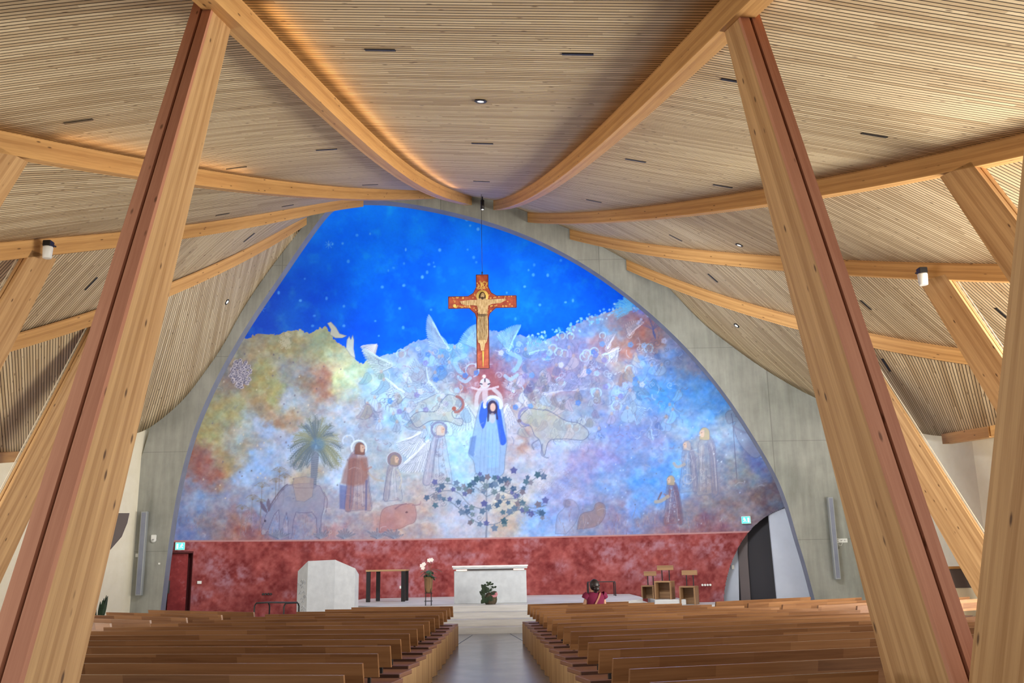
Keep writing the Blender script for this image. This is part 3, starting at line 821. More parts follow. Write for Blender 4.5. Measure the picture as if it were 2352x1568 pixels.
# ---- blossom disks
for cx, cy, rr in ((553, 858, 28), (657, 783, 16)):
    for k in range(150 if rr > 20 else 46):
        a = random.random() * 2 * pi; r = rr * sqrt(random.random())
        px, py = cx + r * cos(a) * .85, cy + r * sin(a) * 1.15
        if rr > 20: ell(px, py, 3.2, 3.2, (84, 84, 112), .8)
        ring(px + random.uniform(-2, 2), py, 2.6, 1.5, (214, 206, 214) if rr > 20 else (190, 186, 160), .8)
for k in range(70):
    px, py = random.uniform(450, 800), random.uniform(800, 1150); ell(px, py, 1.8, 2.2, random.choice([(110, 106, 130), (214, 204, 186), (96, 92, 110)]), .65)

# ---- angel wings along the crest
wing(1030, 800, 118, 172, 84, 62, 13, (150, 184, 232), .75)
wing(905, 838, 150, 205, 78, 60, 9, (160, 186, 212), .6)
wing(1098, 800, 92, 158, 52, 66, 11, (134, 194, 226), .72)
wing(1168, 806, 62, 128, 62, 62, 12, (128, 196, 232), .72)
wing(1210, 812, 10, 84, 50, 62, 10, (120, 180, 224), .55)
wing(1005, 900, 120, 205, 86, 92, 15, (168, 196, 226), .6)
wing(985, 880, 95, 170, 44, 80, 10, (176, 204, 232), .5)
wing(1250, 905, 5, 72, 92, 50, 12, (168, 198, 236), .6)
wing(1180, 900, 60, 150, 42, 46, 8, (178, 204, 236), .5)
wing(1340, 855, 20, 80, 60, 44, 8, (190, 206, 238), .5)
wing(1445, 770, 40, 110, 44, 38, 7, (206, 214, 230), .55)
wing(1420, 800, 200, 262, 50, 44, 7, (206, 214, 230), .5)
wing(1395, 800, 60, 110, 36, 36, 6, (198, 208, 236), .5)
wing(1445, 930, 290, 350, 46, 56, 8, (160, 196, 240), .5)
wing(935, 905, 140, 220, 58, 56, 9, (178, 204, 230), .5)
wing(975, 990, 200, 262, 66, 110, 12, (196, 208, 232), .6)
wing(985, 1010, 222, 268, 92, 100, 9, (190, 200, 226), .55)
wing(1070, 930, 230, 300, 60, 80, 8, (176, 204, 226), .4)
wing(1165, 930, 240, 300, 80, 60, 8, (200, 206, 226), .4)
wing(1500, 1010, 100, 150, 30, 30, 5, (130, 170, 226), .3, False)
for hx, hy, hr in ((921, 812, 10), (911, 908, 11), (1085, 850, 15), (1190, 895, 12), (1270, 800, 9), (1287, 876, 10), (1296, 812, 9), (1283, 808, 9), (1342, 820, 10), (1365, 807, 9), (1381, 835, 11), (1392, 820, 9),
                   (1447, 850, 11), (1490, 800, 10), (1370, 902, 11), (1416, 932, 11), (1384, 770, 7), (1310, 772, 8), (1290, 770, 8), (1347, 812, 9), (1008, 985, 17), (1305, 980, 10), (1322, 982, 10), (1010, 916, 9), (870, 930, 9)):
    ring(hx, hy, hr, 2.6, (166, 206, 240), .75, random.uniform(1.8, 2.6), random.uniform(7.0, 7.9)); ell(hx + 1, hy + 2, hr * .6, hr * .72, (160, 150, 160), .6, 3); stroke([(hx - hr * .4, hy - hr * .5), (hx - hr * .6, hy + hr * .4), (hx - hr * .2, hy + hr * .9)], 1.2, DK, .4)
    ell(hx + 2, hy + hr * 2.2, hr * .9, hr * 1.7, (150, 150, 190), .3, 7); stroke(spline([(hx - 6, hy + hr), (hx - 10, hy + hr * 2.4), (hx - 5, hy + hr * 3.6)]), 1.4, DK, .35)
# big swirls either side of the centre
for cx, cy, f in ((1072, 850, -1), (1168, 845, 1)):
    stroke(spline([(cx + f * 4, cy - 34), (cx + f * 26, cy - 22), (cx + f * 20, cy - 2), (cx + f * 12, cy + 6)]), 10, (136, 186, 232), .75)
    stroke(spline([(cx - f * 8, cy + 18), (cx + f * 4, cy + 26), (cx + f * 20, cy + 16)]), 8, (150, 194, 236), .7)
# crowded small figures, drapery lines, blossoms, scrolls and sprays among the angels
for k in range(150):
    px = random.uniform(840, 1560); py = 800 + random.random() * 190 + max(0, px - 1350) * -.08
    if py < np.interp(px, [840, 900, 1000, 1200, 1300, 1400, 1560], [850, 830, 800, 800, 785, 745, 760]) or 1075 < px < 1165: continue
    c = localcol(px, py); sh = random.choice([-26, -18, 20, 28]); h = random.uniform(12, 30); w = h * random.uniform(.3, .6); an = random.uniform(-.7, .7)
    tint = random.choice([np.array([10, -4, -8]), np.array([-14, -2, 14]), np.array([4, 4, -14])])
    P = spline([(px - w * .4, py), (px - w, py + h * .6), (px - w * .8 + an * h, py + h), (px + w * .7 + an * h, py + h * 1.05), (px + w, py + h * .5), (px + w * .3, py - 2), (px - w * .4, py)], 4)
    poly(P[:-1], tuple(c + sh + tint), .6, 3, (DK, .3)); stroke(spline([(px, py + 3), (px + an * 5, py + h * .5), (px + an * h, py + h)], 4), 1.2, (84, 96, 140), .4)
    if random.random() < .5: ell(px, py - 4, 3.6, 4.4, (178, 160, 160), .6, 1.5)
for k in range(420):
    px = random.uniform(820, 1570); py = random.uniform(800, 1030)
    if py < np.interp(px, [840, 900, 1000, 1200, 1300, 1400, 1560], [850, 830, 800, 800, 785, 745, 760]) or (1080 < px < 1165 and py > 840): continue
    a = random.random() * 6.28; r = random.uniform(6, 18); b0 = a + random.uniform(.5, 1.6) * random.choice((-1, 1))
    stroke(spline([(px, py), (px + r * .6 * cos(a), py + r * .6 * sin(a)), (px + r * .6 * cos(a) + r * .6 * cos(b0), py + r * .6 * sin(a) + r * .6 * sin(b0))], 4), random.uniform(1.0, 1.8), random.choice([DK, (84, 100, 158), (196, 214, 240), (176, 200, 236), (130, 104, 140)]), random.uniform(.3, .6))
for k in range(150):
    px = random.uniform(880, 1540); py = 790 + random.random() * 150 + max(0, 1180 - px) * .02 - max(0, px - 1300) * .12
    q = random.random()
    if q < .35:
        c = random.choice([(66, 120, 214), (150, 190, 246), (92, 150, 226), (196, 206, 246), (120, 120, 190)])
        for a in range(5): ell(px + 4 * cos(a * 1.257), py + 4 * sin(a * 1.257), 3.2, 3.2, c, .6)
    elif q < .7: spiral(px, py, random.uniform(5, 11), random.choice([LT, DK, (180, 200, 236)]), .5, 1.5, random.random() * 6)
    else:
        a = random.random() * 6.28; r = random.uniform(12, 30)
        stroke(spline([(px, py), (px + r * .5 * cos(a) + 4, py + r * .5 * sin(a)), (px + r * cos(a), py + r * sin(a))]), 1.3, random.choice([DK, LT, (150, 110, 130)]), .5)
for k in range(110):                                              # leafy sprays on the right skyline
    px = random.uniform(1210, 1500); py = float(np.interp(px, [1210, 1250, 1300, 1340, 1380, 1430, 1500], [780, 776, 762, 742, 722, 704, 690])) + random.uniform(-14, 16)
    ell(px, py, random.uniform(2, 4.5), random.uniform(1.6, 3), random.choice([(120, 196, 252), (96, 170, 250), (170, 214, 250)]), .8, 1.2, random.random() * 3)
def frond(x, y, a, L, droop, col, al=.8, lw=1.6, leaf=10, n=12):
    pts = []
    for k in range(n + 1):
        t = k / n; pts.append((x + L * t * cos(a), y - L * t * sin(a) + droop * L * t * t))
    stroke(pts, lw, col, al)
    for k in range(2, n + 1):
        (x0, y0), (x1, y1) = pts[k - 1], pts[k]; d = math.atan2(-(y1 - y0), x1 - x0)
        for sg in (-1, 1):
            ll = leaf * (1 - .35 * k / n); b_ = d + sg * .75
            stroke([(x1, y1), (x1 + ll * cos(b_), y1 - ll * sin(b_) + 1.5)], 1.5, col, al * .8)
for a, L in ((150, 42), (128, 48), (108, 50), (92, 46), (168, 40), (185, 34), (140, 46), (115, 44)):
    frond(1452, 712, radians(a), L, .35, (112, 196, 250), .85, 1.8, 9)
for k in range(30): ell(random.uniform(1452, 1500), random.uniform(660, 720), 2.4, 2, random.choice([(150, 140, 226), (128, 190, 250)]), .75)
for k in range(14):                                               # small tree at the upper right
    a = radians(random.uniform(20, 160)); stroke(spline([(1506, 778), (1500, 758), (1498 + 34 * cos(a), 756 - 30 * sin(a))]), 1.3, (96, 104, 160), .6)
    ell(1498 + 36 * cos(a), 756 - 32 * sin(a), 3.5, 3, (186, 200, 244), .7)

# ---- date palm
stroke([(724, 1045), (722, 1075), (719, 1115)], 17, (112, 122, 144), .85, 15)
for k in range(13): stroke([(713, 1052 + k * 5), (731, 1050 + k * 5)], 1.1, (84, 96, 120), .4)
for a, L, dr in ((92, 66, .05), (76, 68, .12), (104, 66, .12), (60, 68, .25), (120, 68, .25), (44, 66, .42), (136, 66, .42), (26, 62, .6), (154, 64, .6), (8, 58, .75), (172, 60, .75),
                 (-12, 52, .7), (192, 54, .7), (-34, 46, .6), (214, 48, .6), (84, 58, .1), (52, 58, .4), (128, 58, .4), (-58, 40, .3), (238, 42, .3), (16, 50, .9), (164, 50, .9), (98, 60, .2), (68, 64, .3), (112, 64, .3), (34, 60, .5), (146, 60, .5), (0, 46, .9), (180, 46, .9), (-24, 56, .5), (204, 56, .5), (-46, 50, .35), (226, 52, .35)):
    frond(726, 1018, radians(a), L, dr, random.choice([(122, 132, 118), (104, 118, 124), (140, 146, 126), (96, 112, 128)]), .85, 2.8, 12, 15)
ell(730, 1020, 16, 14, (92, 132, 176), .6, 9)
for px, py, r in ((642, 1085, 17), (634, 1108, 14), (654, 1098, 14), (602, 1120, 17), (580, 1148, 16), (600, 1155, 12), (556, 1170, 15)):   # papyrus
    stroke([(px, py), (px - 2, py + 40), (px - 5, py + 62)], 1.6, (120, 116, 120), .6)
    for k in range(9):
        a = radians(20 + k * 17); stroke(spline([(px, py), (px + r * .6 * cos(a), py - r * .8 * sin(a)), (px + r * cos(a) * 1.15, py - r * .62 * sin(a))], 4), 1.2, (128, 118, 104), .6)

# ---- donkey grazing
DON = [(601, 1226), (600, 1214), (606, 1200), (610, 1184), (618, 1170), (632, 1150), (648, 1126), (662, 1114), (690, 1110), (715, 1110), (735, 1116), (746, 1140), (744, 1168), (738, 1186), (737, 1232), (728, 1232), (727, 1190), (716, 1176),
       (698, 1178), (680, 1176), (674, 1196), (670, 1236), (662, 1236), (662, 1200), (658, 1176), (652, 1196), (648, 1232), (641, 1232), (642, 1190), (640, 1170), (630, 1182), (624, 1196), (616, 1216), (610, 1228)]
poly(DON, (132, 134, 164), .6, 3, ((92, 88, 122), .6))
stroke(spline([(616, 1170), (630, 1146), (648, 1122), (660, 1112)]), 3.4, (84, 74, 96), .6)
poly(spline([(612, 1178), (600, 1166), (598, 1150), (606, 1158), (614, 1172), (612, 1178)], 4)[:-1], (100, 92, 118), .85); poly(spline([(616, 1174), (612, 1158), (616, 1144), (621, 1156), (620, 1172), (616, 1174)], 4)[:-1], (108, 100, 124), .85)
ell(609, 1196, 2.4, 3, (60, 56, 80), .8); ell(605, 1222, 4.5, 6, (156, 156, 174), .7); poly([(672, 1112), (676, 1098), (700, 1094), (722, 1098), (718, 1140), (700, 1152), (680, 1150)], (158, 142, 144), .6, 3, (DK, .35))
stroke([(678, 1120), (720, 1120)], 1.4, (110, 98, 112), .5); stroke(spline([(744, 1130), (752, 1150), (748, 1176)]), 2, (100, 92, 118), .6)
# ---- two hooded shepherds, an angel, a figure with child in the centre, three robed visitors: generic standing figures
def robed(x, y0, y1, w0, w1, body, hood, head=10, halo=None, face=-1, lean=0.0, al=.7):
    hx = x + lean + face * head * .2
    if halo:
        ell(hx, y0 + head, head * 1.6, head * 1.7, halo, .75, 2); ring(hx, y0 + head, head * 1.65, 1.8, LT, .6)
    H_ = y1 - y0; ys = y0 + head * 2.3; body = np.array(body, float)
    P = [(hx - head * .5, y0 + head * 1.7), (x - w0 * .75 + lean, ys), (x - w0 + lean * .6, ys + head * 1.2), (x - w1 * .72, y0 + H_ * .6), (x - w1 * .95, y1 - 3), (x - w1 * .3, y1), (x + w1 * .4, y1 - 2), (x + w1, y1 - 4),
         (x + w1 * .8, y0 + H_ * .6), (x + w0 + lean * .6, ys + head * 1.3), (x + w0 * .7 + lean, ys), (hx + head * .5, y0 + head * 1.7)]
    poly(spline(P + [P[0]], 5)[:-1], tuple(body), al * .62, 6, (DK, .4))
    for k in range(int(H_ / 7)): spiral(x + random.uniform(-w0, w0), ys + random.uniform(8, H_ * .75), random.uniform(3, 6), random.choice([(90, 88, 122), (190, 186, 196)]), .35)
    f = -face                                                       # mantle falling down the back
    Q = [(hx + f * head * .7, y0 + head * 1.2), (x + f * w0 + lean, ys + 2), (x + f * w0 * 1.1, y0 + H_ * .45), (x + f * w1 * .95, y1 - 6), (x + f * w1 * .45, y1 - 4), (x + f * w0 * .35, y0 + H_ * .5), (x + f * w0 * .2 + lean, ys + 4)]
    poly(spline(Q + [Q[0]], 4)[:-1], tuple(body * .82 + np.array([6, 4, 16])), al * .75, 4, (DK, .35))
    HD = [(hx - head * .9, y0 + head * 2.1), (hx - head * .92, y0 + head * .9), (hx - head * .5, y0 + head * .1), (hx + head * .3, y0), (hx + head * .85, y0 + head * .6), (hx + head * .9, y0 + head * 1.5), (hx + head * .7, y0 + head * 2.2)]
    poly(spline(HD + [HD[0]], 4)[:-1], hood, .92, 2, (DK, .4))
    fx = hx + face * head * .42
    poly(spline([(fx - face * head * .35, y0 + head * .35), (fx + face * head * .3, y0 + head * .5), (fx + face * head * .52, y0 + head * 1.05), (fx + face * head * .3, y0 + head * 1.2), (fx + face * head * .22, y0 + head * 1.65), (fx - face * head * .3, y0 + head * 1.55), (fx - face * head * .35, y0 + head * .35)], 4)[:-1], (200, 172, 158), .88, 1.5)
    ell(fx + face * head * .12, y0 + head * .85, 1.3, 1.0, (80, 64, 80), .8)
    for k in range(7):
        q = -w0 + (k + .5) * w0 * .3; j = random.uniform(-3, 3)
        stroke(spline([(x + q * .6 + lean * .6, ys + head * (.4 + .5 * random.random())), (x + q + j, y0 + H_ * .5), (x + q * w1 / w0 * .9 + j * 2, y1 - random.uniform(2, 20))]), random.uniform(1.0, 2.0), random.choice([DK, (84, 90, 124), (206, 210, 222)]), random.uniform(.25, .45))
    ay = ys + H_ * .17                                              # forearm reaching forward
    stroke(spline([(x + face * w0 * .3 + lean, ys + head * 1.1), (x + face * w0 * .7, ay + 6), (x + face * w0 * 1.45, ay)]), head * .55, tuple(body * 1.06), al * .8, head * .35)
# standing shepherd with cloak
ring(824, 1028, 17, 4, (206, 222, 240), .85, 2.4, 8.0); ring(800, 1012, 13, 3, (190, 210, 238), .7, 2.6, 6.6)
robed(822, 1016, 1172, 21, 32, (150, 116, 118), (118, 84, 80), 13, None, 1, 2, .8)
poly([(801, 1052), (843, 1050), (846, 1092), (836, 1112), (812, 1116), (782, 1110), (790, 1080)], (136, 92, 84), .6, 6)
poly([(780, 1112), (797, 1116), (792, 1170), (780, 1168)], (86, 98, 158), .65, 3); stroke([(842, 1104), (840, 1170)], 5, (88, 92, 140), .6)
stroke(spline([(846, 1086), (862, 1100), (880, 1104)]), 5, (172, 160, 150), .6)
robed(902, 1044, 1150, 13, 22, (156, 152, 162), (150, 136, 128), 11, (122, 104, 120), 1, 2, .55); stroke(spline([(914, 1080), (922, 1100), (918, 1120)]), 4, (190, 186, 176), .6)
# kneeling angel facing the centre
ring(1008, 986, 17, 5, (112, 116, 164), .7); ell(1010, 988, 11, 13, (200, 202, 214), .7, 3)
robed(1004, 976, 1112, 16, 34, (176, 172, 196), (196, 190, 190), 11, None, 1, 6, .4)
# central standing figure in a blue mantle lifting a child
poly(spline([(1120, 840), (1094, 876), (1084, 920), (1100, 930), (1140, 930), (1160, 905), (1148, 872), (1120, 840)], 5), (150, 84, 90), .55, 10)
stroke(spline([(1094, 930), (1096, 908), (1106, 892)]), 9, (190, 190, 206), .85); stroke(spline([(1152, 930), (1148, 908), (1134, 894)]), 9, (190, 190, 206), .85)
poly(spline([(1104, 922), (1094, 960), (1082, 1020), (1076, 1042), (1088, 1060), (1098, 1092), (1152, 1092), (1160, 1050), (1164, 1010), (1158, 960), (1150, 922), (1128, 908), (1104, 922)], 5), (128, 166, 218), .75, 3, (DK, .45))
poly(spline([(1106, 926), (1100, 958), (1108, 984), (1116, 970), (1122, 936), (1118, 916)], 5), (48, 92, 206), .9, 2); poly(spline([(1140, 920), (1150, 944), (1156, 980), (1163, 1014), (1150, 1020), (1142, 980), (1136, 950)], 5), (46, 90, 208), .9, 2)
poly([(1080, 1004), (1094, 1000), (1088, 1050), (1076, 1042)], (84, 116, 190), .6, 3); poly([(1118, 960), (1140, 950), (1146, 1010), (1144, 1072), (1120, 1074)], (136, 186, 236), .6, 5)
ring(1132, 930, 19, 7, (206, 228, 246), .9, 2.9, 6.6); ell(1131, 936, 12, 17, (58, 52, 84), .95, 2); ell(1132, 935, 6.5, 9.5, (212, 180, 172), .95, 2); stroke([(1122, 944), (1121, 966)], 4, (52, 48, 84), .8); stroke([(1140, 944), (1142, 962)], 4, (52, 48, 84), .8)
ell(1131, 960, 7, 12, (190, 186, 196), .7, 3)
ell(1114, 880, 12, 12, (198, 206, 226), .9); ell(1114, 882, 6, 7, (198, 180, 190), .9); stroke([(1084, 890), (1098, 894), (1114, 894), (1130, 892), (1144, 888)], 5, (196, 186, 204), .9)
poly([(1107, 892), (1121, 892), (1120, 916), (1114, 936), (1108, 916)], (190, 182, 200), .85, 2); stroke([(1114, 870), (1114, 876)], 3, (50, 46, 70), .9); stroke([(1103, 881), (1107, 882)], 3, (50, 46, 70), .9); stroke([(1121, 882), (1125, 881)], 3, (50, 46, 70), .9); ell(1112, 864, 4, 4, (236, 226, 232), .9, 2)
for k in range(6): stroke(spline([(1108 + k * 8, 985), (1104 + k * 9, 1030), (1102 + k * 9, 1086)]), 1.4, (104, 128, 186), .4)
# winged lion and winged bull
poly(spline([(942, 960), (960, 946), (1000, 944), (1014, 922), (1030, 906), (1050, 912), (1060, 926), (1052, 940), (1038, 946), (1044, 960), (1062, 962), (1058, 978), (1030, 968), (990, 966), (958, 982), (942, 960)], 5), (168, 174, 176), .42, 4, (DK, .75))
ring(1046, 928, 18, 6, (150, 84, 84), .7, -1.4, 1.6); ell(1043, 938, 5, 5, (156, 76, 66), .8)
for k in range(9): spiral(1012 + random.uniform(-8, 10), 935 + random.uniform(-16, 14), 5, (200, 210, 220), .6)
poly(spline([(1190, 968), (1200, 950), (1216, 938), (1234, 940), (1262, 944), (1300, 966), (1330, 972), (1352, 992), (1340, 1010), (1300, 1008), (1262, 1012), (1250, 1046), (1240, 1012), (1228, 1000), (1218, 978), (1200, 980), (1190, 968)], 5), (168, 168, 160), .42, 4, (DK, .8))
stroke(spline([(1214, 940), (1206, 926), (1210, 918)]), 4, (200, 200, 206), .8); ring(1212, 956, 20, 6, (110, 116, 184), .6, 1.5, 4.8); ell(1193, 966, 5, 4, (110, 96, 110), .7); stroke(spline([(1236, 1010), (1222, 1020), (1226, 1032)]), 3, DK, .5); stroke(spline([(1246, 1020), (1244, 1044), (1260, 1052)]), 3, DK, .5)
# recumbent bull at the bottom
poly(spline([(872, 1210), (878, 1172), (905, 1160), (930, 1158), (950, 1158), (956, 1180), (952, 1198), (938, 1204), (916, 1214), (872, 1222)], 5), (168, 118, 120), .6, 5, ((120, 84, 96), .45))
stroke(spline([(908, 1168), (920, 1160), (934, 1156)]), 4, (126, 100, 120), .7, 2); stroke(spline([(948, 1160), (964, 1158), (966, 1150)]), 3.5, (140, 116, 130), .7, 1.5); ell(934, 1176, 3, 2.4, (90, 66, 80), .7)
for cx in (866, 905, 790, 735, 640):                               # plants along the foot
    for k in range(9):
        a = radians(25 + k * 16); L = random.uniform(12, 26); feather(cx, 1236, cx + L * cos(a) * 1.2, 1236 - L * sin(a), 4.5, (104, 112, 136), .55)
# ---- vine tree in the middle
VC = (96, 112, 136)
stroke(spline([(1116, 1236), (1118, 1200), (1117, 1150), (1119, 1095)]), 5, (122, 132, 156), .85, 2.4)
branches = [[(1117, 1205), (1090, 1196), (1060, 1172), (1030, 1150), (1000, 1148)], [(1117, 1170), (1080, 1160), (1050, 1130), (1010, 1128), (985, 1140)], [(1117, 1140), (1090, 1118), (1060, 1122), (1030, 1110), (990, 1116)],
            [(1118, 1205), (1146, 1200), (1176, 1176), (1206, 1170), (1240, 1180)], [(1118, 1170), (1150, 1150), (1190, 1146), (1220, 1166), (1255, 1160)], [(1118, 1140), (1150, 1128), (1180, 1134), (1216, 1108), (1240, 1090)], [(1118, 1120), (1140, 1104), (1170, 1110)], [(1117, 1120), (1096, 1098), (1100, 1090)]]
def vleaf(x, y, r, col, al=.85):
    P = []; a0 = random.random() * 6.28
    for k in range(10): P.append((x + (r if k % 2 == 0 else r * .62) * cos(a0 + k * .628), y + (r if k % 2 == 0 else r * .62) * sin(a0 + k * .628)))
    poly(P, col, al, 1.2)
for B in branches:
    S = spline(B, 7); stroke(S, 2.0, VC, .7)
    for k in range(3, len(S), 3):
        px, py = S[k]; vleaf(px + random.uniform(-12, 12), py + random.uniform(-13, 13), random.uniform(6, 9.5), random.choice([(76, 104, 136), (92, 116, 150), (66, 92, 128), (98, 122, 134), (84, 92, 150), (118, 120, 140)]))
        if random.random() < .45: spiral(px + random.uniform(-10, 10), py + random.uniform(-10, 10), 8, VC, .55)
for px, py in ((1095, 1100), (1120, 1095), (1136, 1097), (1150, 1104), (1165, 1110), (1155, 1122), (1180, 1122), (1208, 1106), (1235, 1090), (1079, 1114), (1078, 1128), (1148, 1152), (1142, 1160), (1190, 1156), (1200, 1155), (1236, 1158), (1245, 1178), (1220, 1180), (1158, 1196), (1155, 1176), (1080, 1200), (1000, 1160), (1112, 1156), (1180, 1080), (1160, 1100), (1200, 1130)):
    vleaf(px, py, random.uniform(7, 10), random.choice([(62, 90, 124), (72, 104, 128), (80, 88, 146), (58, 92, 112), (110, 104, 120)]), .9)
for k in range(16): spiral(random.uniform(980, 1260), random.uniform(1095, 1190), random.uniform(6, 13), (150, 150, 172), .5)
for k in range(26): spiral(random.uniform(1240, 1330), random.uniform(1080, 1140), random.uniform(5, 9), (128, 124, 166), .3)
# ---- robed visitors and camel on the right
robed(1546, 1092, 1205, 14, 24, (128, 98, 106), (164, 150, 130), 10, None, -1, -3, .75); stroke(spline([(1534, 1140), (1518, 1150), (1506, 1152)]), 8, (172, 160, 146), .8); stroke([(1512, 1146), (1519, 1131)], 4, (112, 96, 112), .85)
for k in range(6): ring(1546 + random.uniform(-8, 14), 1120 + k * 14, 6, 1.5, (112, 80, 100), .5)
robed(1582, 1012, 1130, 15, 22, (146, 142, 154), (160, 156, 164), 10, None, -1, -2, .6); stroke(spline([(1572, 1066), (1556, 1072), (1548, 1064)]), 7, (166, 158, 150), .75)
robed(1624, 982, 1136, 19, 26, (146, 142, 150), (170, 158, 130), 13, None, -1, -3, .62)
for k in range(10): spiral(1640 + random.uniform(-10, 12), 1030 + k * 8, 7, (112, 108, 132), .4)
ring(1580, 1100, 11, 2, (178, 172, 172), .5)
poly(spline([(1666, 952), (1672, 944), (1690, 940), (1702, 932), (1716, 934), (1722, 950), (1740, 990), (1748, 1040), (1730, 1050), (1700, 1020), (1686, 985), (1690, 968), (1682, 970), (1672, 972), (1666, 952)], 5), (134, 142, 164), .6, 3, ((92, 92, 120), .5))
stroke([(1680, 950), (1684, 974), (1690, 1060), (1692, 1100)], 1.6, (84, 82, 108), .7); stroke(spline([(1684, 978), (1704, 990), (1730, 996)]), 5, (112, 112, 138), .5); stroke(spline([(1690, 956), (1700, 958), (1706, 954)]), 1.6, (80, 78, 104), .7); ell(1693, 946, 2, 2, (70, 70, 96), .8)
spiral(1748, 1016, 14, (150, 160, 186), .6)
# ---- shepherds bending at lower right
poly(spline([(1326, 1215), (1330, 1190), (1340, 1178), (1362, 1172), (1368, 1158), (1380, 1154), (1390, 1164), (1388, 1186), (1372, 1206), (1340, 1214)], 5), (138, 116, 120), .65, 5, ((100, 84, 100), .4)); ell(1378, 1172, 9, 13, (148, 128, 128), .5, 3)
poly(spline([(1276, 1225), (1280, 1185), (1296, 1166), (1302, 1148), (1318, 1150), (1330, 1170), (1322, 1200), (1300, 1226)], 5), (150, 146, 176), .4, 5, (DK, .4)); ell(1302, 1156, 9, 10, (118, 110, 134), .55, 3)
for k in range(60):                                                # loose dots and grasses
    px, py = random.uniform(1280, 1780), random.uniform(960, 1215); ell(px, py, 1.6, 1.8, random.choice([(180, 200, 236), (96, 100, 130), (196, 206, 226)]), .55)
for k in range(130):
    px = random.choice([random.uniform(410, 800), random.uniform(1280, 1700)]); py = random.uniform(1185, 1236); stroke([(px, py), (px + random.uniform(-7, 7), py - random.uniform(8, 22))], 1.2, random.choice([(120, 100, 116), (176, 150, 140), (140, 110, 110), (160, 160, 186)]), .45)
for k in range(150):                                               # brush scumble
    px, py = random.uniform(420, 1780), random.uniform(820, 1230); a = random.random() * 6.28; r = random.uniform(5, 16)
    stroke(spline([(px, py), (px + r * cos(a), py + r * sin(a) * .6), (px + r * 1.6 * cos(a + .5), py + r * sin(a + .5))], 4), random.uniform(1, 2.2), random.choice([(206, 214, 228), (150, 150, 180), (190, 176, 170)]), .28)

# ---- red dado band along the foot of the wall
DADO = 2.59
bz = ZZ < DADO
r1 = fbm(PX / 26, PY / 26, 61, 5); r2 = fbm(PX / 9, PY / 9, 71, 4); r3 = fbm(PX / 55 + 7, PY / 38, 81, 4)
red = np.array([140, 67, 65]) + (r1 - .5)[..., None] * np.array([70, 52, 46]) + (r2 - .5)[..., None] * np.array([56, 54, 50])
lil = np.clip((r3 - .55) * 5, 0, 1) * np.clip(r2 * 2 - .5, 0, 1)
for px, py, rx, ry in ((490, 1300, 34, 34), (520, 1330, 26, 30), (555, 1320, 20, 26), (860, 1250, 70, 22), (990, 1275, 30, 40), (930, 1340, 40, 26), (1450, 1300, 24, 34), (1400, 1270, 40, 30), (1290, 1300, 16, 14), (1640, 1260, 50, 30)):
    lil = np.maximum(lil, np.exp(-(((PX - px) / rx) ** 2 + ((PY - py) / ry) ** 2)) * np.clip(r2 * 2.6 - .75, 0, 1))
red = red * (1 - lil[..., None] * .7) + np.array([168, 132, 150]) * lil[..., None] * .7
CV = np.where(bz[..., None], red, CV)
ln_ = np.abs(ZZ - DADO) < .02
CV = np.where(ln_[..., None], np.array([176, 132, 132]), CV)
CV = np.clip(CV, 0, 255) / 255.0
LINC = np.where(CV <= .04045, CV / 12.92, ((CV + .055) / 1.055) ** 2.4).astype(np.float32)
del num, den, wx, wyy

# ---- wall mesh; the two doorways are left out of it
DOOR_X0, DOOR_X1, DOOR_Z = -11.42, -10.52, 2.2
NICHE = [on_apse(x, y) for x, y in ((1664, 1420), (1662, 1372), (1666, 1340), (1674, 1308), (1686, 1276), (1703, 1243), (1725, 1214), (1752, 1190), (1778, 1175), (1800, 1166), (1818, 1160))]
NICHE = smooth_poly(NICHE, 2)
nxz = np.array([(p.x, p.z) for p in NICHE])
cxm = (xs[:-1] + xs[1:]) / 2; czm = (zs[:-1] + zs[1:]) / 2
CX, CZ = np.meshgrid(cxm, czm)
hole = (CX > DOOR_X0) & (CX < DOOR_X1) & (CZ < DOOR_Z)
topz = np.interp(CX, nxz[:, 0], nxz[:, 1], left=-1, right=nxz[-1, 1])
hole |= (CX > nxz[0, 0] - .01) & (CZ < topz)
idx = np.arange(NZ * NX).reshape(NZ, NX)
q = np.stack([idx[:-1, :-1], idx[:-1, 1:], idx[1:, 1:], idx[1:, :-1]], -1)[~hole].reshape(-1, 4)
used = np.zeros(NZ * NX, bool); used[q.ravel()] = True
remap = np.cumsum(used) - 1
co = np.stack([XX, YY, ZZ], -1).reshape(-1, 3)[used].astype(np.float32); cc = LINC.reshape(-1, 3)[used]; q = remap[q]
me = bpy.data.meshes.new('wall_apse')
me.vertices.add(len(co)); me.vertices.foreach_set('co', co.ravel())
me.loops.add(q.size); me.loops.foreach_set('vertex_index', q.ravel().astype(np.int32))
me.polygons.add(len(q)); me.polygons.foreach_set('loop_start', (np.arange(len(q)) * 4).astype(np.int32))
me.update(calc_edges=True)
at_ = me.color_attributes.new('paint', 'FLOAT_COLOR', 'POINT')
at_.data.foreach_set('color', np.concatenate([cc, np.ones((len(cc), 1), np.float32)], 1).ravel())
t = NT('fresco', .85, spec=.15)
a_ = t.n('Attribute'); a_.attribute_name = 'paint'
nn_ = t.noise(t.obj(), 9.0, 5, .65)
k_ = t.n('MapRange'); t.link(nn_, k_.inputs[0]); k_.inputs[3].default_value = .86; k_.inputs[4].default_value = 1.12
cmb = t.n('Mix', data_type='RGBA', blend_type='MULTIPLY'); cmb.inputs[0].default_value = 1.0
t.link(a_.outputs['Color'], cmb.inputs[6]); t.link(k_.outputs[0], cmb.inputs[7])
t.base(cmb.outputs[2])
me.materials.append(t.m)
apse = struct(bpy.data.objects.new('wall_apse', me)); COL.objects.link(apse)
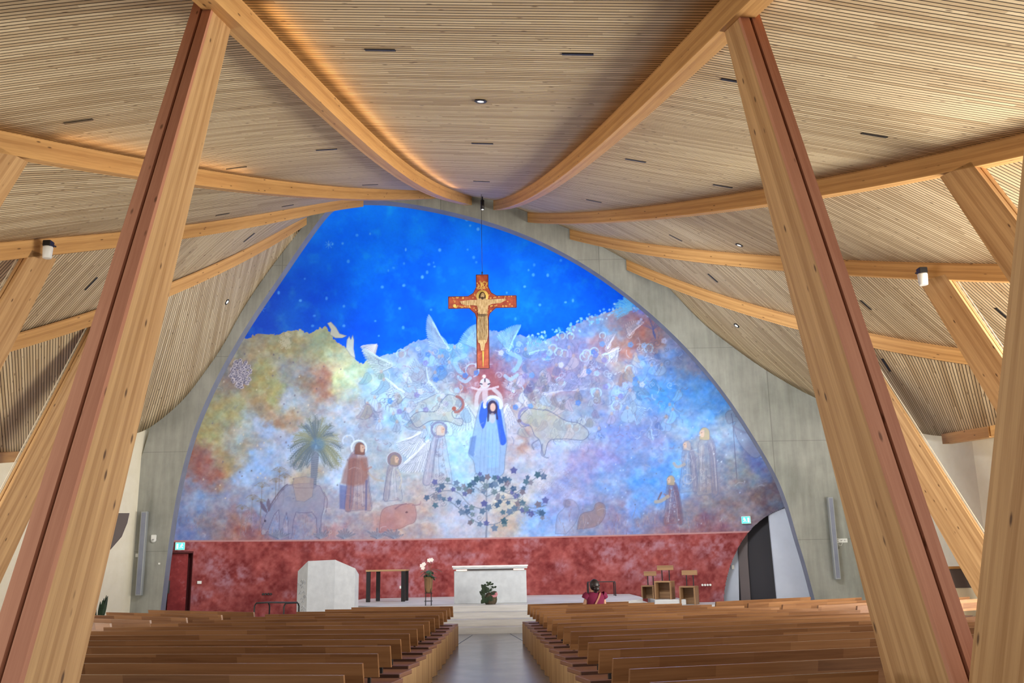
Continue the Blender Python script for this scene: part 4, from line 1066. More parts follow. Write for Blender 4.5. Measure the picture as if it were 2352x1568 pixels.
# ------------------------------------------------------------------ things in the apse openings
def apse_off(px, py, off): p = on_apse(px, py); return p + Vector((0, off, 0))
# wall behind the apse so that nothing shines through the openings
b = MB(); b.box((-14, 36.2, 0), (12, 36.4, 4.5)); struct(b.build('wall_back', M['curtain']))

# left door: two flush red leaves in a deep reveal
pA, pB = Vector((DOOR_X0, apse_y(DOOR_X0), 0)), Vector((DOOR_X1, apse_y(DOOR_X1), 0))
dd = (pB - pA).normalized(); dn = Vector((-dd.y, dd.x, 0)); W_ = (pB - pA).length; up = Vector((0, 0, 1))
def dbox(mb, x0, x1, y0, y1, z0, z1, grain=(0, 0, 1)):
    P = lambda x, y, z: pA + dd * x + dn * y + up * z
    mb.hexa([P(x0, y0, z0), P(x1, y0, z0), P(x1, y1, z0), P(x0, y1, z0)], [P(x0, y0, z1), P(x1, y0, z1), P(x1, y1, z1), P(x0, y1, z1)], grain)
def red_paint(name, dark=1.0):
    t = NT(name, .75, spec=.2); o = t.obj()
    f = t.math('ADD', t.math('MULTIPLY', t.noise(o, 1.6, 5, .6), .6), t.math('MULTIPLY', t.noise(o, 6, 4, .6), .4))
    t.base(t.ramp(f, [(.36, lin((112 * dark, 38 * dark, 40 * dark))), (.56, lin((140 * dark, 56 * dark, 56 * dark))), (.72, lin((164 * dark, 112 * dark, 122 * dark)))]))
    return t.m
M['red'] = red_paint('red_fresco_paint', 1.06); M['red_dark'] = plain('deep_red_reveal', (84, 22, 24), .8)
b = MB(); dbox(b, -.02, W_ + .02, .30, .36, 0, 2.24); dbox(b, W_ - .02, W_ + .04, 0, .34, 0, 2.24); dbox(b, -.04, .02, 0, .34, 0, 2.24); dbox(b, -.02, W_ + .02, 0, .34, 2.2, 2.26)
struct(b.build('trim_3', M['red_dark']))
def door_leaf(x0, x1, handle):
    b = MB(); dbox(b, x0, x1, .16, .22, .01, 2.18)
    o = struct(b.build('door_1', M['red'])); return o
door_leaf(.02, .34, False); dl = door_leaf(.37, W_ - .12, True)
b = MB(); dbox(b, .34, .40, .08, .15, .95, 1.35); b.build('door_handle', M['black'], dl)
b = MB()
for z in (.62, .74, .86): dbox(b, .18, .23, .13, .16, z, z + .07)
b.build('lock_plate', M['grey_metal'], dl)

# right doorway: curved reveal, pale side wall, dark leaf and pale wall panel
OFF = .5
b = MB(); b2 = MB()
for i in range(len(NICHE) - 1):
    p, q = NICHE[i], NICHE[i + 1]
    tgt = b2 if 1.7 < p.z < 3.05 else b
    tgt.face([p, q, q + Vector((0, OFF, 0)), p + Vector((0, OFF, 0))], smooth=True)
struct(b.build('trim_4', M['soffit'])); struct(b2.build('trim_5', M['frame_dark']))
def npoly(name, pts, off, mat, th=.06):
    P = [apse_off(x, y, 0) for x, y in pts]
    P = [Vector((p.x, p.y + off, p.z)) for p in P]
    mb = MB()
    mb.prism(P, Vector((0, th, 0)), (0, 0, 1)); return struct(mb.build(name, M[mat]))
npoly('wall_niche', [(1655, 1430), (1660, 1340), (1672, 1295), (1703, 1235), (1706, 1430)], .46, 'white_wall')
npoly('trim_6', [(1702, 1262), (1703, 1236), (1724, 1208), (1724, 1275), (1735, 1430), (1712, 1430)], .40, 'frame_dark')
d2 = npoly('door_2', [(1720, 1420), (1712, 1235), (1730, 1195), (1772, 1168), (1776, 1250), (1792, 1420)], .5, 'curtain', .08)
npoly('wall_niche', [(1767, 1181), (1783, 1166), (1822, 1150), (1850, 1200), (1900, 1420), (1791, 1424)], .06, 'white_wall', .10)
b = MB(); q = apse_off(1690, 1302, .44); b.bevbox((q.x - .05, q.y - .02, q.z - .07), (q.x + .05, q.y, q.z + .07)); tag(b.build('light_switch', M['white'], base=q), 'small white switch on the pale wall inside the right doorway', 'switch')

# dark quarter recess on the cream wall, left behind the column
b = MB(); b.prism([atY(x, y, 27.2) for x, y in ((262, 1178), (296, 1178), (291, 1200), (278, 1232), (252, 1262))], Vector((0, .05, 0))); struct(b.build('trim_7', M['frame_dark']))

# ------------------------------------------------------------------ altar island: stone steps
def tier(z0, z1, cx, cy, a, bb, n=64, e=2.8):
    P = []
    for k in range(n + 1):
        th = pi + pi * k / n
        c, s_ = cos(th), sin(th)
        P.append(Vector((cx + a * math.copysign(abs(c) ** (2 / e), c), cy + bb * math.copysign(abs(s_) ** (2 / e), s_), z0)))
    for k in range(25):                                            # rear edge follows the apse wall
        x = cx + a - 2 * a * k / 24; P.append(Vector((x, apse_y(x) - .05, z0)))
    mb = MB(); mb.prism(P, Vector((0, 0, z1 - z0))); return mb
t = thing('altar_steps', 'four broad pale stone steps rising to the altar', 'steps', (-.7, 24.1, 0))
for k, (z0, z1, cx, a, yf, e) in enumerate(((0, .15, -1.3, 5.5, 24.05, 7), (.15, .30, -1.3, 5.35, 24.65, 7), (.30, .45, -.7, 4.75, 25.3, 3.0), (.45, .60, -.7, 4.6, 25.92, 3.0))):
    tier(z0, z1, cx, 31.5, a, 31.5 - yf, e=e).build('step', M['stone'], t, (-.7, 24.1, 0))
b = MB(); b.box((4.3, 30.0, 0), (8.4, 32.0, .34)); tag(b.build('stone_slab', M['stone'], base=(6, 31, 0)), 'flat pale stone slab under the wooden chairs', 'slab')

# altar
AX0, AX1, AY0, AY1 = atY(1041, 1340, 27.1).x, atY(1211, 1340, 27.1).x, 27.1, 28.1
t = thing('altar', 'white stone altar block under a linen cloth at the top of the steps', 'altar', ((AX0 + AX1) / 2, AY0, .6)); tb = ((AX0 + AX1) / 2, AY0, .6)
b = MB(); b.bevbox((AX0 + .02, AY0 + .06, .6), (AX1 - .02, AY1 - .06, 1.50), .012); blk = b.build('block', M['altar'], t, tb)
b = MB(); b.bevbox((AX0 - .01, AY0 - .02, 1.54), (AX1 + .01, AY1 + .02, 1.63), .012); b.build('table_slab', M['altar'], t, tb)
b = MB(); b.box((AX0 + .10, AY0 + .12, 1.50), (AX1 - .10, AY1 - .12, 1.54)); b.build('shadow_joint', M['frame_dark'], t, tb)
for xx in (AX0 + .2, AX1 - .26):
    b = MB(); b.box((xx - .12, AY0 + .085, 1.503), (xx + .18, AY0 + .115, 1.53)); b.build('glow_strip', M['glow'], blk, tb)
b = MB(); nseg = 26                                              # linen cloth with a gently wavy lace hem
x0, x1, y0, y1, zt = AX0 - .03, AX1 + .03, AY0 - .04, AY1 + .04, 1.638
top = [(x0, y0), (x1, y0), (x1, y1), (x0, y1)]
b.face([(x, y, zt) for x, y in top])
for (xa, ya), (xb, yb) in zip(top, top[1:] + top[:1]):
    for k in range(nseg):
        u0, u1 = k / nseg, (k + 1) / nseg
        h0, h1 = .035 + .016 * abs(sin(u0 * pi * 7)), .035 + .016 * abs(sin(u1 * pi * 7))
        A_, B_ = (xa + (xb - xa) * u0, ya + (yb - ya) * u0), (xa + (xb - xa) * u1, ya + (yb - ya) * u1)
        b.face([(*A_, zt - h0), (*B_, zt - h1), (*B_, zt), (*A_, zt)])
ac = tag(b.build('altar_cloth', M['cloth'], base=(tb[0], tb[1], zt)), 'white linen cloth with a scalloped hem lying on the altar', 'cloth')

# ambo
Yb = 25.5; xc0, xc1 = atY(704, 1400, Yb).x, atY(767, 1400, Yb).x; D = .46; zb = .30
t = thing('ambo', 'white faceted stone pulpit in front of the red wall', 'pulpit', ((xc0 + xc1) / 2, Yb, zb)); tb = ((xc0 + xc1) / 2, Yb, zb)
def slab(mb, a, c, z0, za, zc, th=.07):
    a, c = Vector((*a, 0)), Vector((*c, 0)); d = (c - a).normalized(); nn = Vector((-d.y, d.x, 0)) * th
    mb.hexa([a + up * z0, c + up * z0, c + nn + up * z0, a + nn + up * z0], [a + up * za, c + up * zc, c + nn + up * zc, a + nn + up * za], (0, 0, 1))
b = MB(); slab(b, (xc0, Yb), (xc1, Yb), zb, 1.83, 1.85); b.build('front_panel', M['altar'], t, tb)
b = MB(); slab(b, (xc0 - D * .8, Yb + D), (xc0, Yb), zb, 1.57, 1.83); slab(b, (xc0 - D * .8 - .05, Yb + D + .25), (xc0 - D * .8, Yb + D), zb, 1.45, 1.57); b.build('side_panel', M['altar'], t, tb)
b = MB(); slab(b, (xc1, Yb), (xc1 + D, Yb + D), zb, 1.85, 1.62); slab(b, (xc1 + D, Yb + D), (xc1 + D + .06, Yb + D + .25), zb, 1.62, 1.46); b.build('side_panel', M['altar'], t, tb)
b = MB(); rr = random.Random(3)
for k in range(26):                                              # carved scallops on the left side panel
    u, z = rr.uniform(.12, .9), rr.uniform(.5, 1.35)
    p = Vector((xc0 - D * .8 * (1 - u), Yb + D * (1 - u), z)); nrm = Vector((-.72, -.6, 0)).normalized()
    b.tube([p + nrm * .004 + Vector((.05 * cos(a) * .8, -.05 * cos(a), .06 * sin(a))) for a in np.linspace(0, pi, 7)], .008, 5)
b.build('carving', M['altar'], t, tb)
b = MB(); b.face([(xc0, Yb + .07, 1.7), (xc1, Yb + .07, 1.7), (xc1 + D, Yb + D, 1.5), (xc1 + D, Yb + D + .3, 1.42), (xc0 - D * .8, Yb + D + .3, 1.42), (xc0 - D * .8, Yb + D, 1.5)]); b.build('book_rest', M['altar'], t, tb)

# black-legged credence table
bz_ = .6; Y1, Y2 = 29.9, 30.9
t = thing('side_table', 'side table with broad black legs and a thin pale top, left of the altar', 'table', (atY(885, 1370, Y1).x, Y1, bz_)); tb = (atY(885, 1370, Y1).x, Y1, bz_)
xL, xR = atY(841, 1340, Y1).x, atY(931, 1340, Y1).x; zt = atY(885, 1308, Y1).z
for xx in (xL, xR - .13):
    for yy in (Y1, Y2 - .13):
        off = -.14 if (yy > Y1 and xx < 0 and xx == xL) else 0
        b = MB(); b.bevbox((xx + (.18 if yy > Y1 and xx == xL else 0) - (.02 if yy > Y1 and xx != xL else 0), yy, bz_), (xx + .12 + (.18 if yy > Y1 and xx == xL else 0), yy + .12, zt - .05), .006); b.build('leg', M['black'], t, tb)
b = MB(); b.bevbox((xL - .02, Y1 - .02, zt - .05), (xR + .02, Y2 + .02, zt), .008); b.build('table_top', M['pew_end'], t, tb)

def tube_rack(name, label, cat, p0, p1, z0, z1, depth, r=.018):
    """two inverted U frames joined by a thin top board"""
    p0, p1 = Vector((*p0, 0)), Vector((*p1, 0)); d = (p1 - p0).normalized(); nn = Vector((-d.y, d.x, 0)) * depth
    c = (p0 + p1) / 2; base = (c.x, c.y, z0); t = thing(name, label, cat, base)
    for a, s in ((p0, 1), (p1, -1)):
        P = []
        for (q, z) in ((a, z0), (a, z1 - .08), (a + nn * .06, z1 - .02), (a + nn * .14, z1), (a + nn * .86, z1), (a + nn * .94, z1 - .02), (a + nn, z1 - .08), (a + nn, z0)): P.append(Vector((q.x, q.y, z)))
        b = MB(); b.tube(P, r, 8); b.build('leg_frame', M['black'], t, base)
    b = MB(); q = [p0 + nn * .1 + up * z1, p1 + nn * .1 + up * z1, p1 + nn * .9 + up * z1, p0 + nn * .9 + up * z1]
    b.hexa(q, [v + up * .025 for v in q], d); b.build('top_board', M['black'], t, base)
q0, q1 = atY(584, 1400, 23.4), atY(652, 1400, 22.9)
tube_rack('folding_trestle', 'low black tube-framed stand in front of the red wall left of the white pulpit', 'stand', (q0.x, q0.y), (q1.x, q1.y), 0, .84, .5)
q0, q1 = atY(1352, 1360, 31.6), atY(1414, 1360, 31.6)
tube_rack('console_stand', 'low black tube-framed stand on the altar floor behind the seated woman', 'stand', (q0.x, q0.y), (q1.x, q1.y), .6, 1.04, .5)

# plant stand with a wicker pot and white anthurium-like flowers
base = atY(984, 1388, 26.4); base = Vector((base.x, 26.4, .6))
t = thing('plant_stand', 'thin black wire stand carrying the wicker pot beside the altar', 'plant stand', base)
for k in range(4):
    a = pi / 4 + k * pi / 2; b = MB(); x, y = .11 * cos(a), .11 * sin(a)
    b.tube([base + Vector((x, y, 0)), base + Vector((x * .95, y * .95, .46))], .007, 6); b.build('leg', M['black'], t, base)
for z in (.12, .33):
    b = MB(); b.tube([base + Vector((.112 * cos(a), .112 * sin(a), z)) for a in np.linspace(0, 2 * pi, 17)], .007, 6, False); b.build('ring', M['black'], t, base)
pb = base + Vector((0, 0, .34)); t = thing('potted_plant', 'leafy plant with white flowers in a wicker pot on a wire stand', 'plant', pb)
b = MB(); b.lathe([(.07, 0), (.095, .04), (.105, .10), (.12, .38), (.135, .40), (.13, .42), (.115, .40), (.10, .34), (0, .34)], 20, pb); b.build('pot', M['pot'], t, pb)
rr = random.Random(5); b = MB(); st = MB()
for k in range(17):
    a = rr.random() * 6.28; h = rr.uniform(.42, .62); r = rr.uniform(.08, .2)
    j = pb + Vector((r * .5 * cos(a), r * .5 * sin(a), h)); st.tube([pb + Vector((0, 0, .36)), j], .005, 5)
    L = rr.uniform(.14, .22); b.leaf(j, j + Vector((L * cos(a), L * sin(a), rr.uniform(-.1, .06))), .065, (cos(a) * .3, sin(a) * .3, 1), .25)
j = pb + Vector((.1, 0, .62)); b.leaf(j, j + Vector((.3, -.05, .02)), .07, (.2, 0, 1), .35); st.tube([pb + Vector((0, 0, .4)), j], .005, 5)
b.build('leaves', M['leaf'], t, pb); st.build('stems', M['leaf'], t, pb)
for dx, dz in ((-.18, .72), (-.12, .76), (-.15, .66), (.02, .86), (.09, .87)):
    b = MB(); c = pb + Vector((dx, -.05, dz))
    for k in range(5): b.leaf(c, c + Vector((.06 * cos(k * 1.257), -.02, .06 * sin(k * 1.257))), .032, (0, -1, .2), .2)
    fl_ = b.build('flower', M['petal'], t, pb)
    st2 = MB(); st2.tube([pb + Vector((dx * .2, 0, .4)), c], .004, 5); st2.build('flower_stem', M['leaf'], fl_, pb)

# arrangement in front of the altar
base = atY(1124, 1382, 26.55); base = Vector((base.x, 26.55, .6))
t = thing('flower_arrangement', 'mossy ball planter with dark leaves and a pink bloom in front of the altar', 'plant', base)
b = MB(); b.lathe([(.13, 0), (.17, .05), (.185, .13), (.17, .22), (.10, .30), (0, .32)], 18, base + Vector((.03, 0, 0)), 1, .85); b.build('planter', M['moss'], t, base)
b = MB(); rr = random.Random(9)
for x, z, dx, dz, w in ((-.05, .34, -.16, .20, .08), (-.02, .34, -.20, .05, .08), (.0, .32, -.1, .16, .07), (-.1, .22, -.16, .14, .07), (-.12, .14, -.1, -.10, .07), (-.06, .2, -.02, -.16, .08), (.05, .32, .16, .02, .035), (.02, .34, .06, .1, .03), (-.12, .1, -.08, .16, .05), (.0, .22, .08, -.12, .06), (.04, .3, .12, -.02, .05)):
    p = base + Vector((x, -.15, z)); b.leaf(p, p + Vector((dx, -.04, dz)), w, (0, -1, .3), .15)
b.build('leaves', M['leaf_dark'], t, base)
st = MB(); lf = MB()
for tx, tz in ((-.01, .56), (.05, .52), (.13, .44), (-.07, .5)):
    tip = base + Vector((tx, -.05, tz)); st.tube([base + Vector((0, 0, .3)), base + Vector((tx * .5, -.02, tz * .8)), tip], .005, 5)
    for sg in (-1, 1): lf.leaf(tip, tip + Vector((sg * .075, -.02, .035)), .035, (0, -1, .3), .2)
st.build('stems', M['leaf'], t, base); lf.build('leaves', M['leaf_dark'], t, base)
b = MB(); c = base + Vector((.15, -.14, .27))
for k in range(9): b.leaf(c, c + Vector((.09 * cos(k * .7), -.05, .085 * sin(k * .7))), .045, (0, -1, .1), .3)
b.build('bloom', M['petal_pink'], t, base)

# celebrant chairs
def chair(label, pos, rz, W, Hs, Dp, Hb):
    t = thing('box_chair', label, 'chair', pos, 'box chairs right of the altar', rz)
    th = .045
    for sx in (-1, 1):
        b = MB(); b.bevbox((min(sx * W / 2, sx * (W / 2 - th)), -Dp / 2, 0), (max(sx * W / 2, sx * (W / 2 - th)), Dp / 2, Hs - th), .005, (0, 0, 1)); b.build('side_panel', M['chair_wood'], t)
    b = MB(); b.bevbox((-W / 2, -Dp / 2, Hs - th), (W / 2, Dp / 2, Hs), .005); b.build('seat', M['chair_wood'], t)
    b = MB(); b.box((-W / 2 + th, Dp / 2 - .05, 0), (W / 2 - th, Dp / 2 - .02, Hs - th)); b.build('back_panel', M['chair_wood'], t)
    for sx in (-1, 1):
        b = MB(); b.box((sx * W * .22 - .014, Dp / 2 - .06, Hs), (sx * W * .22 + .014, Dp / 2 - .03, Hb)); b.build('post', M['black'], t)
    b = MB(); b.bevbox((-W * .5, Dp / 2 - .075, Hb - .09), (W * .5, Dp / 2 - .035, Hb + .06), .006); b.build('backrest', M['chair_wood'], t)
b = MB(); q = atY(1500, 1385, 30.6); b.bevbox((4.32, 30.4, .34), (5.30, 32.0, .50), .01)
tag(b.build('stone_plinth', M['stone'], base=(4.9, 31.2, .34)), 'low white plinth under the middle and left wooden box chairs', 'plinth')
chair('left wooden box chair of three by the red wall, on the white plinth', (atY(1487, 1370, 31.4).x + .10, 31.58, .50), radians(-24), .42, .42, .46, .80)
chair('tallest wooden box chair, in the middle of three on the white plinth', (atY(1527, 1370, 31.0).x, 30.94, .50), radians(-24), .54, .56, .50, .98)
chair('right wooden box chair of three, standing on the floor slab beside the plinth', (atY(1575, 1380, 30.9).x + .05, 30.5, .34), radians(-24), .50, .56, .52, .98)

# ------------------------------------------------------------------ pews
ORD = 'first second third fourth fifth sixth seventh eighth ninth tenth eleventh twelfth thirteenth fourteenth fifteenth sixteenth seventeenth'.split()
SEAT, BT, SD = .45, .82, .50
def pew(label, pos, rz, L, sgn, group):
    t = thing('pew', label, 'pew', pos, group, rz)
    X0, X1 = (0, L) if sgn > 0 else (-L, 0)
    b = MB(); b.bevbox((X0 + .005, .0, SEAT - .045), (X1 - .005, SD, SEAT), .004); b.build('seat', M['pew_seat'], t)
    for xa in (X0, X1 - .07):
        b = MB(); b.bevbox((xa, .0, 0), (xa + .07, SD, SEAT - .046), .004, (0, 0, 1)); b.build('end_panel', M['pew_end'], t)
    b = MB(); b.box((X0 + .004, -.03, 0), (X1 - .004, -.001, SEAT - .002)); b.build('rear_board', M['pew_shade'], t)  # covers the end panels too; its dark tone is painted shade
    b = MB()                                                       # backrest plank, leaning back a little
    z0, z1 = BT - .215, BT; y0, y1 = .045, -.005
    b.hexa([(X0, y0, z0), (X1, y0, z0), (X1, y0 + .032, z0), (X0, y0 + .032, z0)], [(X0, y1, z1), (X1, y1, z1), (X1, y1 + .032, z1), (X0, y1 + .032, z1)])
    b.build('backrest', M['pew'], t)
    n = max(2, int(L / 1.9) + 1)
    for k in range(n):
        x = X0 + .24 + (L - .48) * k / (n - 1)
        b = MB(); b.box((x - .014, .052, SEAT - .02), (x + .014, .085, z0 + .16)); b.build('post', M['black'], t)
    return t
RROW = [(.25, 20.34), (.27, 19.69), (.31, 18.86), (.36, 18.10), (.40, 17.24), (.44, 16.24), (.47, 15.34), (.52, 14.43), (.57, 13.60), (.63, 12.69), (.66, 11.83), (.69, 10.87), (.74, 10.03), (.77, 9.17), (.82, 8.30), (.87, 7.50), (.91, 6.75)]
# evened out to the regular spacing of the rows
RROW = [(.235 + .0415 * k, 20.34 - .853 * k + .0) for k in range(17)]
LROW = [(-1.32, 20.0 - .895 * k) for k in range(15)]
ar, alf = radians(14.6), radians(10)
for i, (x, y) in enumerate(RROW):
    # right end: the diagonal side aisle in front, the ring of columns at the rear
    k_ = math.tan(ar)
    xa = (2.68 + (20.45 - y) * .595 + .595 * k_ * x) / (1 + .595 * k_)
    xb = ((y - k_ * x) - (7.25 - .76 * 2.55)) / (.76 - k_)
    L = min(xa, xb) - x; L = max(1.5, L / cos(ar))
    if i >= 15: L = ((2.60 if i == 16 else 4.2) - x) / cos(ar)
    pew('long oak pew, %s from the front in the block right of the aisle' % ORD[i], (x, y, 0), ar, L, 1, 'long pews right of the aisle')
for i, (x, y) in enumerate(LROW):
    k_ = math.tan(alf)
    xa = (3.60 + (20.1 - y) * .47 + .47 * k_ * -x) / (1 + .47 * k_)
    xb = ((y - k_ * -x) - (6.6 - .76 * 2.8)) / (.76 - k_)
    L = (min(xa, xb) + x); L = max(1.5, L / cos(alf))
    pew('long oak pew, %s from the front in the block left of the aisle' % ORD[i], (x, y, 0), -alf, L, -1, 'long pews left of the aisle')
LOUTP = [(-5.13, 18.93, 3.5), (-5.46, 17.96, 3.8), (-5.83, 17.15, 3.9), (-6.21, 16.47, 4.2), (-6.55, 15.68, 4.4)]
for i, (x, y, L) in enumerate(LOUTP):
    pew('short oak pew, %s from the front in the outer block far left' % ORD[i], (x, y, 0), -radians(36), L, -1, 'short pews in the outer left block')
ROUTP = [(4.1, 19.97, 2.95), (4.5, 18.88, 3.5), (4.94, 18.06, 4.2), (5.41, 17.46, 4.8), (5.94, 16.98, 5.4)]
for i, (x, y, L) in enumerate(ROUTP):
    pew('short oak pew, %s from the front in the outer block far right' % ORD[i], (x, y, 0), radians(34), L, 1, 'short pews in the outer right block')

# ------------------------------------------------------------------ seated woman
hip = Vector((1.62, 20.04, .56)); fw = Vector((-sin(ar) - .05, cos(ar), 0)).normalized(); rt_ = Vector((fw.y, -fw.x, 0))
def W3(r, f, z): return Vector((hip.x, hip.y, 0)) + rt_ * r + fw * f + up * z
root = thing('person', 'seated woman seen from behind in burgundy with a tan strap, dark hair pinned up', 'person', (hip.x, hip.y, .45))
V = []; E_ = []; Rr = []
def jv(p, r, par=None, r2=None):
    V.append(p - Vector((hip.x, hip.y, .45))); Rr.append((r, r2 or r))
    if par is not None: E_.append((par, len(V) - 1))
    return len(V) - 1
pelvis = jv(W3(0, 0, .55), .15, None, .11); wst = jv(W3(0, -.01, .70), .125, pelvis, .09); chest = jv(W3(0, .0, .88), .145, wst, .10); nb = jv(W3(0, .01, .99), .085, chest, .07)
nk = jv(W3(0, .025, 1.06), .052, nb); h1 = jv(W3(0, .04, 1.13), .082, nk, .092); h2 = jv(W3(0, .045, 1.215), .078, h1, .088)
nose = jv(W3(0, .135, 1.14), .016, h1)
for s in (-1, 1):
    jv(W3(s * .088, .03, 1.135), .014, h1)
    sh = jv(W3(s * .165, .0, .985), .056, nb); el = jv(W3(s * .23, .05, .76), .042, sh); wr_ = jv(W3(s * .16, .27, .66), .030, el); pm = jv(W3(s * .11, .35, .655), .030, wr_, .018)
    for q in range(4): a1 = jv(W3(s * (.08 + .016 * q), .405, .652), .0085, pm); jv(W3(s * (.078 + .015 * q), .44 - abs(q - 1.5) * .008, .635), .0075, a1)
    th_ = jv(W3(s * .075, .39, .675), .009, wr_); jv(W3(s * .055, .415, .665), .008, th_)
    hp = jv(W3(s * .095, .06, .53), .088, pelvis); kn = jv(W3(s * .12, .45, .51), .062, hp); an = jv(W3(s * .12, .51, .10), .042, kn); jv(W3(s * .13, .54, .045), .036, an)
me = bpy.data.meshes.new('body'); me.from_pydata([tuple(v) for v in V], E_, [])
bo = bpy.data.objects.new('body', me); COL.objects.link(bo); bo.parent = root
sk = bo.modifiers.new('skin', 'SKIN'); sk.use_smooth_shade = True
if not me.skin_vertices: pass
for k, r in enumerate(Rr): me.skin_vertices[0].data[k].radius = r
me.skin_vertices[0].data[0].use_root = True
sb = bo.modifiers.new('smooth', 'SUBSURF'); sb.levels = 2; sb.render_levels = 2
me.materials.append(M['skin'])
pb_ = Vector((hip.x, hip.y, .45))
def oval(mb, prof, n=22):                                         # prof: (z, half width, half depth, forward shift)
    rings = [[W3(w * cos(2 * pi * k / n), f + d * sin(2 * pi * k / n), z) for k in range(n)] for z, w, d, f in prof]
    for i in range(len(rings) - 1):
        for k in range(n):
            j = (k + 1) % n; mb.face([rings[i][k], rings[i][j], rings[i + 1][j], rings[i + 1][k]], (0, 0, 1), smooth=True)
b = MB(); oval(b, [(.50, .185, .15, 0), (.56, .185, .145, 0), (.70, .165, .125, -.005), (.82, .18, .13, 0), (.92, .205, .13, .0), (.985, .215, .11, .005), (1.02, .19, .09, .01), (1.045, .12, .075, .015), (1.055, .085, .07, .02)])
for s in (-1, 1):                                                  # cap sleeves
    for i in range(1): b.tube([W3(s * .16, 0, 1.0), W3(s * .20, .005, .975), W3(s * .225, .012, .925)], [.075, .078, .07], 12, False)
b.build('top', M['burgundy'], root, pb_)
b = MB()
for s in (-1, 1): b.tube([W3(s * .09, -.02, .55), W3(s * .10, .1, .545), W3(s * .12, .44, .53), W3(s * .12, .485, .46), W3(s * .12, .475, .14)], [.105, .105, .078, .072, .055], 12)
b.build('trousers', M['trousers'], root, pb_)
hd = W3(0, .03, 1.175)
b = MB(); b.ball(hd - fw * .022 + up * .015, .101, .105, .125, 18, 12, (rt_, fw, up)); b.ball(hd - fw * .105 - up * .055 + rt_ * .01, .062, .055, .062, 14, 10, (rt_, fw, up)); b.ball(hd - fw * .075 - up * .105, .045, .04, .05, 12, 8, (rt_, fw, up))
for k in range(9):
    a = -1.2 + k * .3; b.tube([hd + rt_ * (.1 * sin(a)) + up * .10 * cos(a) - fw * .03, hd + rt_ * (.085 * sin(a)) + up * .0 - fw * .105, hd - fw * .13 - up * .05 + rt_ * .01], .012, 6)
b.build('hair', M['hair'], root, pb_)
b = MB()
for s in (-1, 1): b.ball(hd + fw * .088 + rt_ * s * .033 - up * .005, .012, .008, .008)
b.build('eyes', M['black'], bo, pb_)
b = MB(); b.tube([hd + fw * .097 - up * .075 - rt_ * .025, hd + fw * .103 - up * .077, hd + fw * .097 - up * .075 + rt_ * .025], .006, 6); b.build('mouth', M['petal_pink'], bo, pb_)
b = MB(); S = [(.10, .02, 1.062), (.085, -.085, 1.03), (.02, -.135, .93), (-.06, -.14, .80), (-.13, -.135, .68), (-.19, -.06, .58), (-.215, .05, .54)]
P = [W3(*q) for q in S]
for i in range(len(P) - 1):
    d = (P[i + 1] - P[i]).normalized(); n_ = -fw if abs(d.dot(fw)) < .9 else rt_
    w = d.cross(n_).normalized() * .017; o = n_.normalized() * .006
    b.hexa([P[i] - w - o, P[i] + w - o, P[i] + w + o, P[i] - w + o], [P[i + 1] - w - o, P[i + 1] + w - o, P[i + 1] + w + o, P[i + 1] - w + o], d)
b.build('bag_strap', M['tan'], root, pb_)

# ------------------------------------------------------------------ hanging painted cross
YC = 27.0
def xz(px, py): p = atY(px, py, YC); return p.x, p.z
cx = (xz(1106, 690)[0] + xz(1110, 840)[0]) / 2 ; ztop, zbot = xz(1107, 631)[1], xz(1110, 846)[1]
zt_, zb_ = xz(1107, 680)[1], xz(1107, 707)[1]; xl, xr = xz(1030, 695)[0], xz(1186, 692)[0]
hw = (xz(1120, 650)[0] - xz(1093, 650)[0]) / 2 * 1.02; cxx = (xl + xr) / 2
OUT = [(-hw, ztop), (-hw, zt_ + .28), (-hw - .09, zt_ + .10), (-hw - .25, zt_), (xl - cxx, zt_), (xl - cxx, zb_), (-hw - .22, zb_), (-hw - .04, zb_ - .17), (-hw, zb_ - .30), (-hw, zbot),
       (hw, zbot), (hw, zb_ - .30), (hw + .04, zb_ - .17), (hw + .22, zb_), (xr - cxx, zb_), (xr - cxx, zt_), (hw + .25, zt_), (hw + .09, zt_ + .10), (hw, zt_ + .28), (hw, ztop)]
base = Vector((cxx, YC, zbot)); t = thing('hanging_crucifix', 'painted orange and gold wooden cross with a figure, hanging before the blue sky', 'crucifix', base)
def paint_mat():
    t_ = NT('orange_panel_paint', .55); o = t_.obj()
    t_.base(t_.ramp(t_.noise(o, 5, 5, .65), [(.32, lin((128, 42, 22))), (.52, lin((168, 70, 40))), (.72, lin((194, 108, 58)))])); return t_.m
M['cross'] = paint_mat(); M['cross_rim'] = plain('dark_cross_edge', (96, 44, 50), .6)
b = MB(); b.prism([(cxx + x, YC, z) for x, z in OUT], Vector((0, .05, 0))); b.build('panel', M['cross'], t, base)
b = MB()
for i in range(len(OUT)):
    a, c = OUT[i], OUT[(i + 1) % len(OUT)]; b.tube([(cxx + a[0], YC - .004, a[1]), (cxx + c[0], YC - .004, c[1])], .011, 6)
b.build('rim', M['cross_rim'], t, base)
b = MB(); rr = random.Random(11)
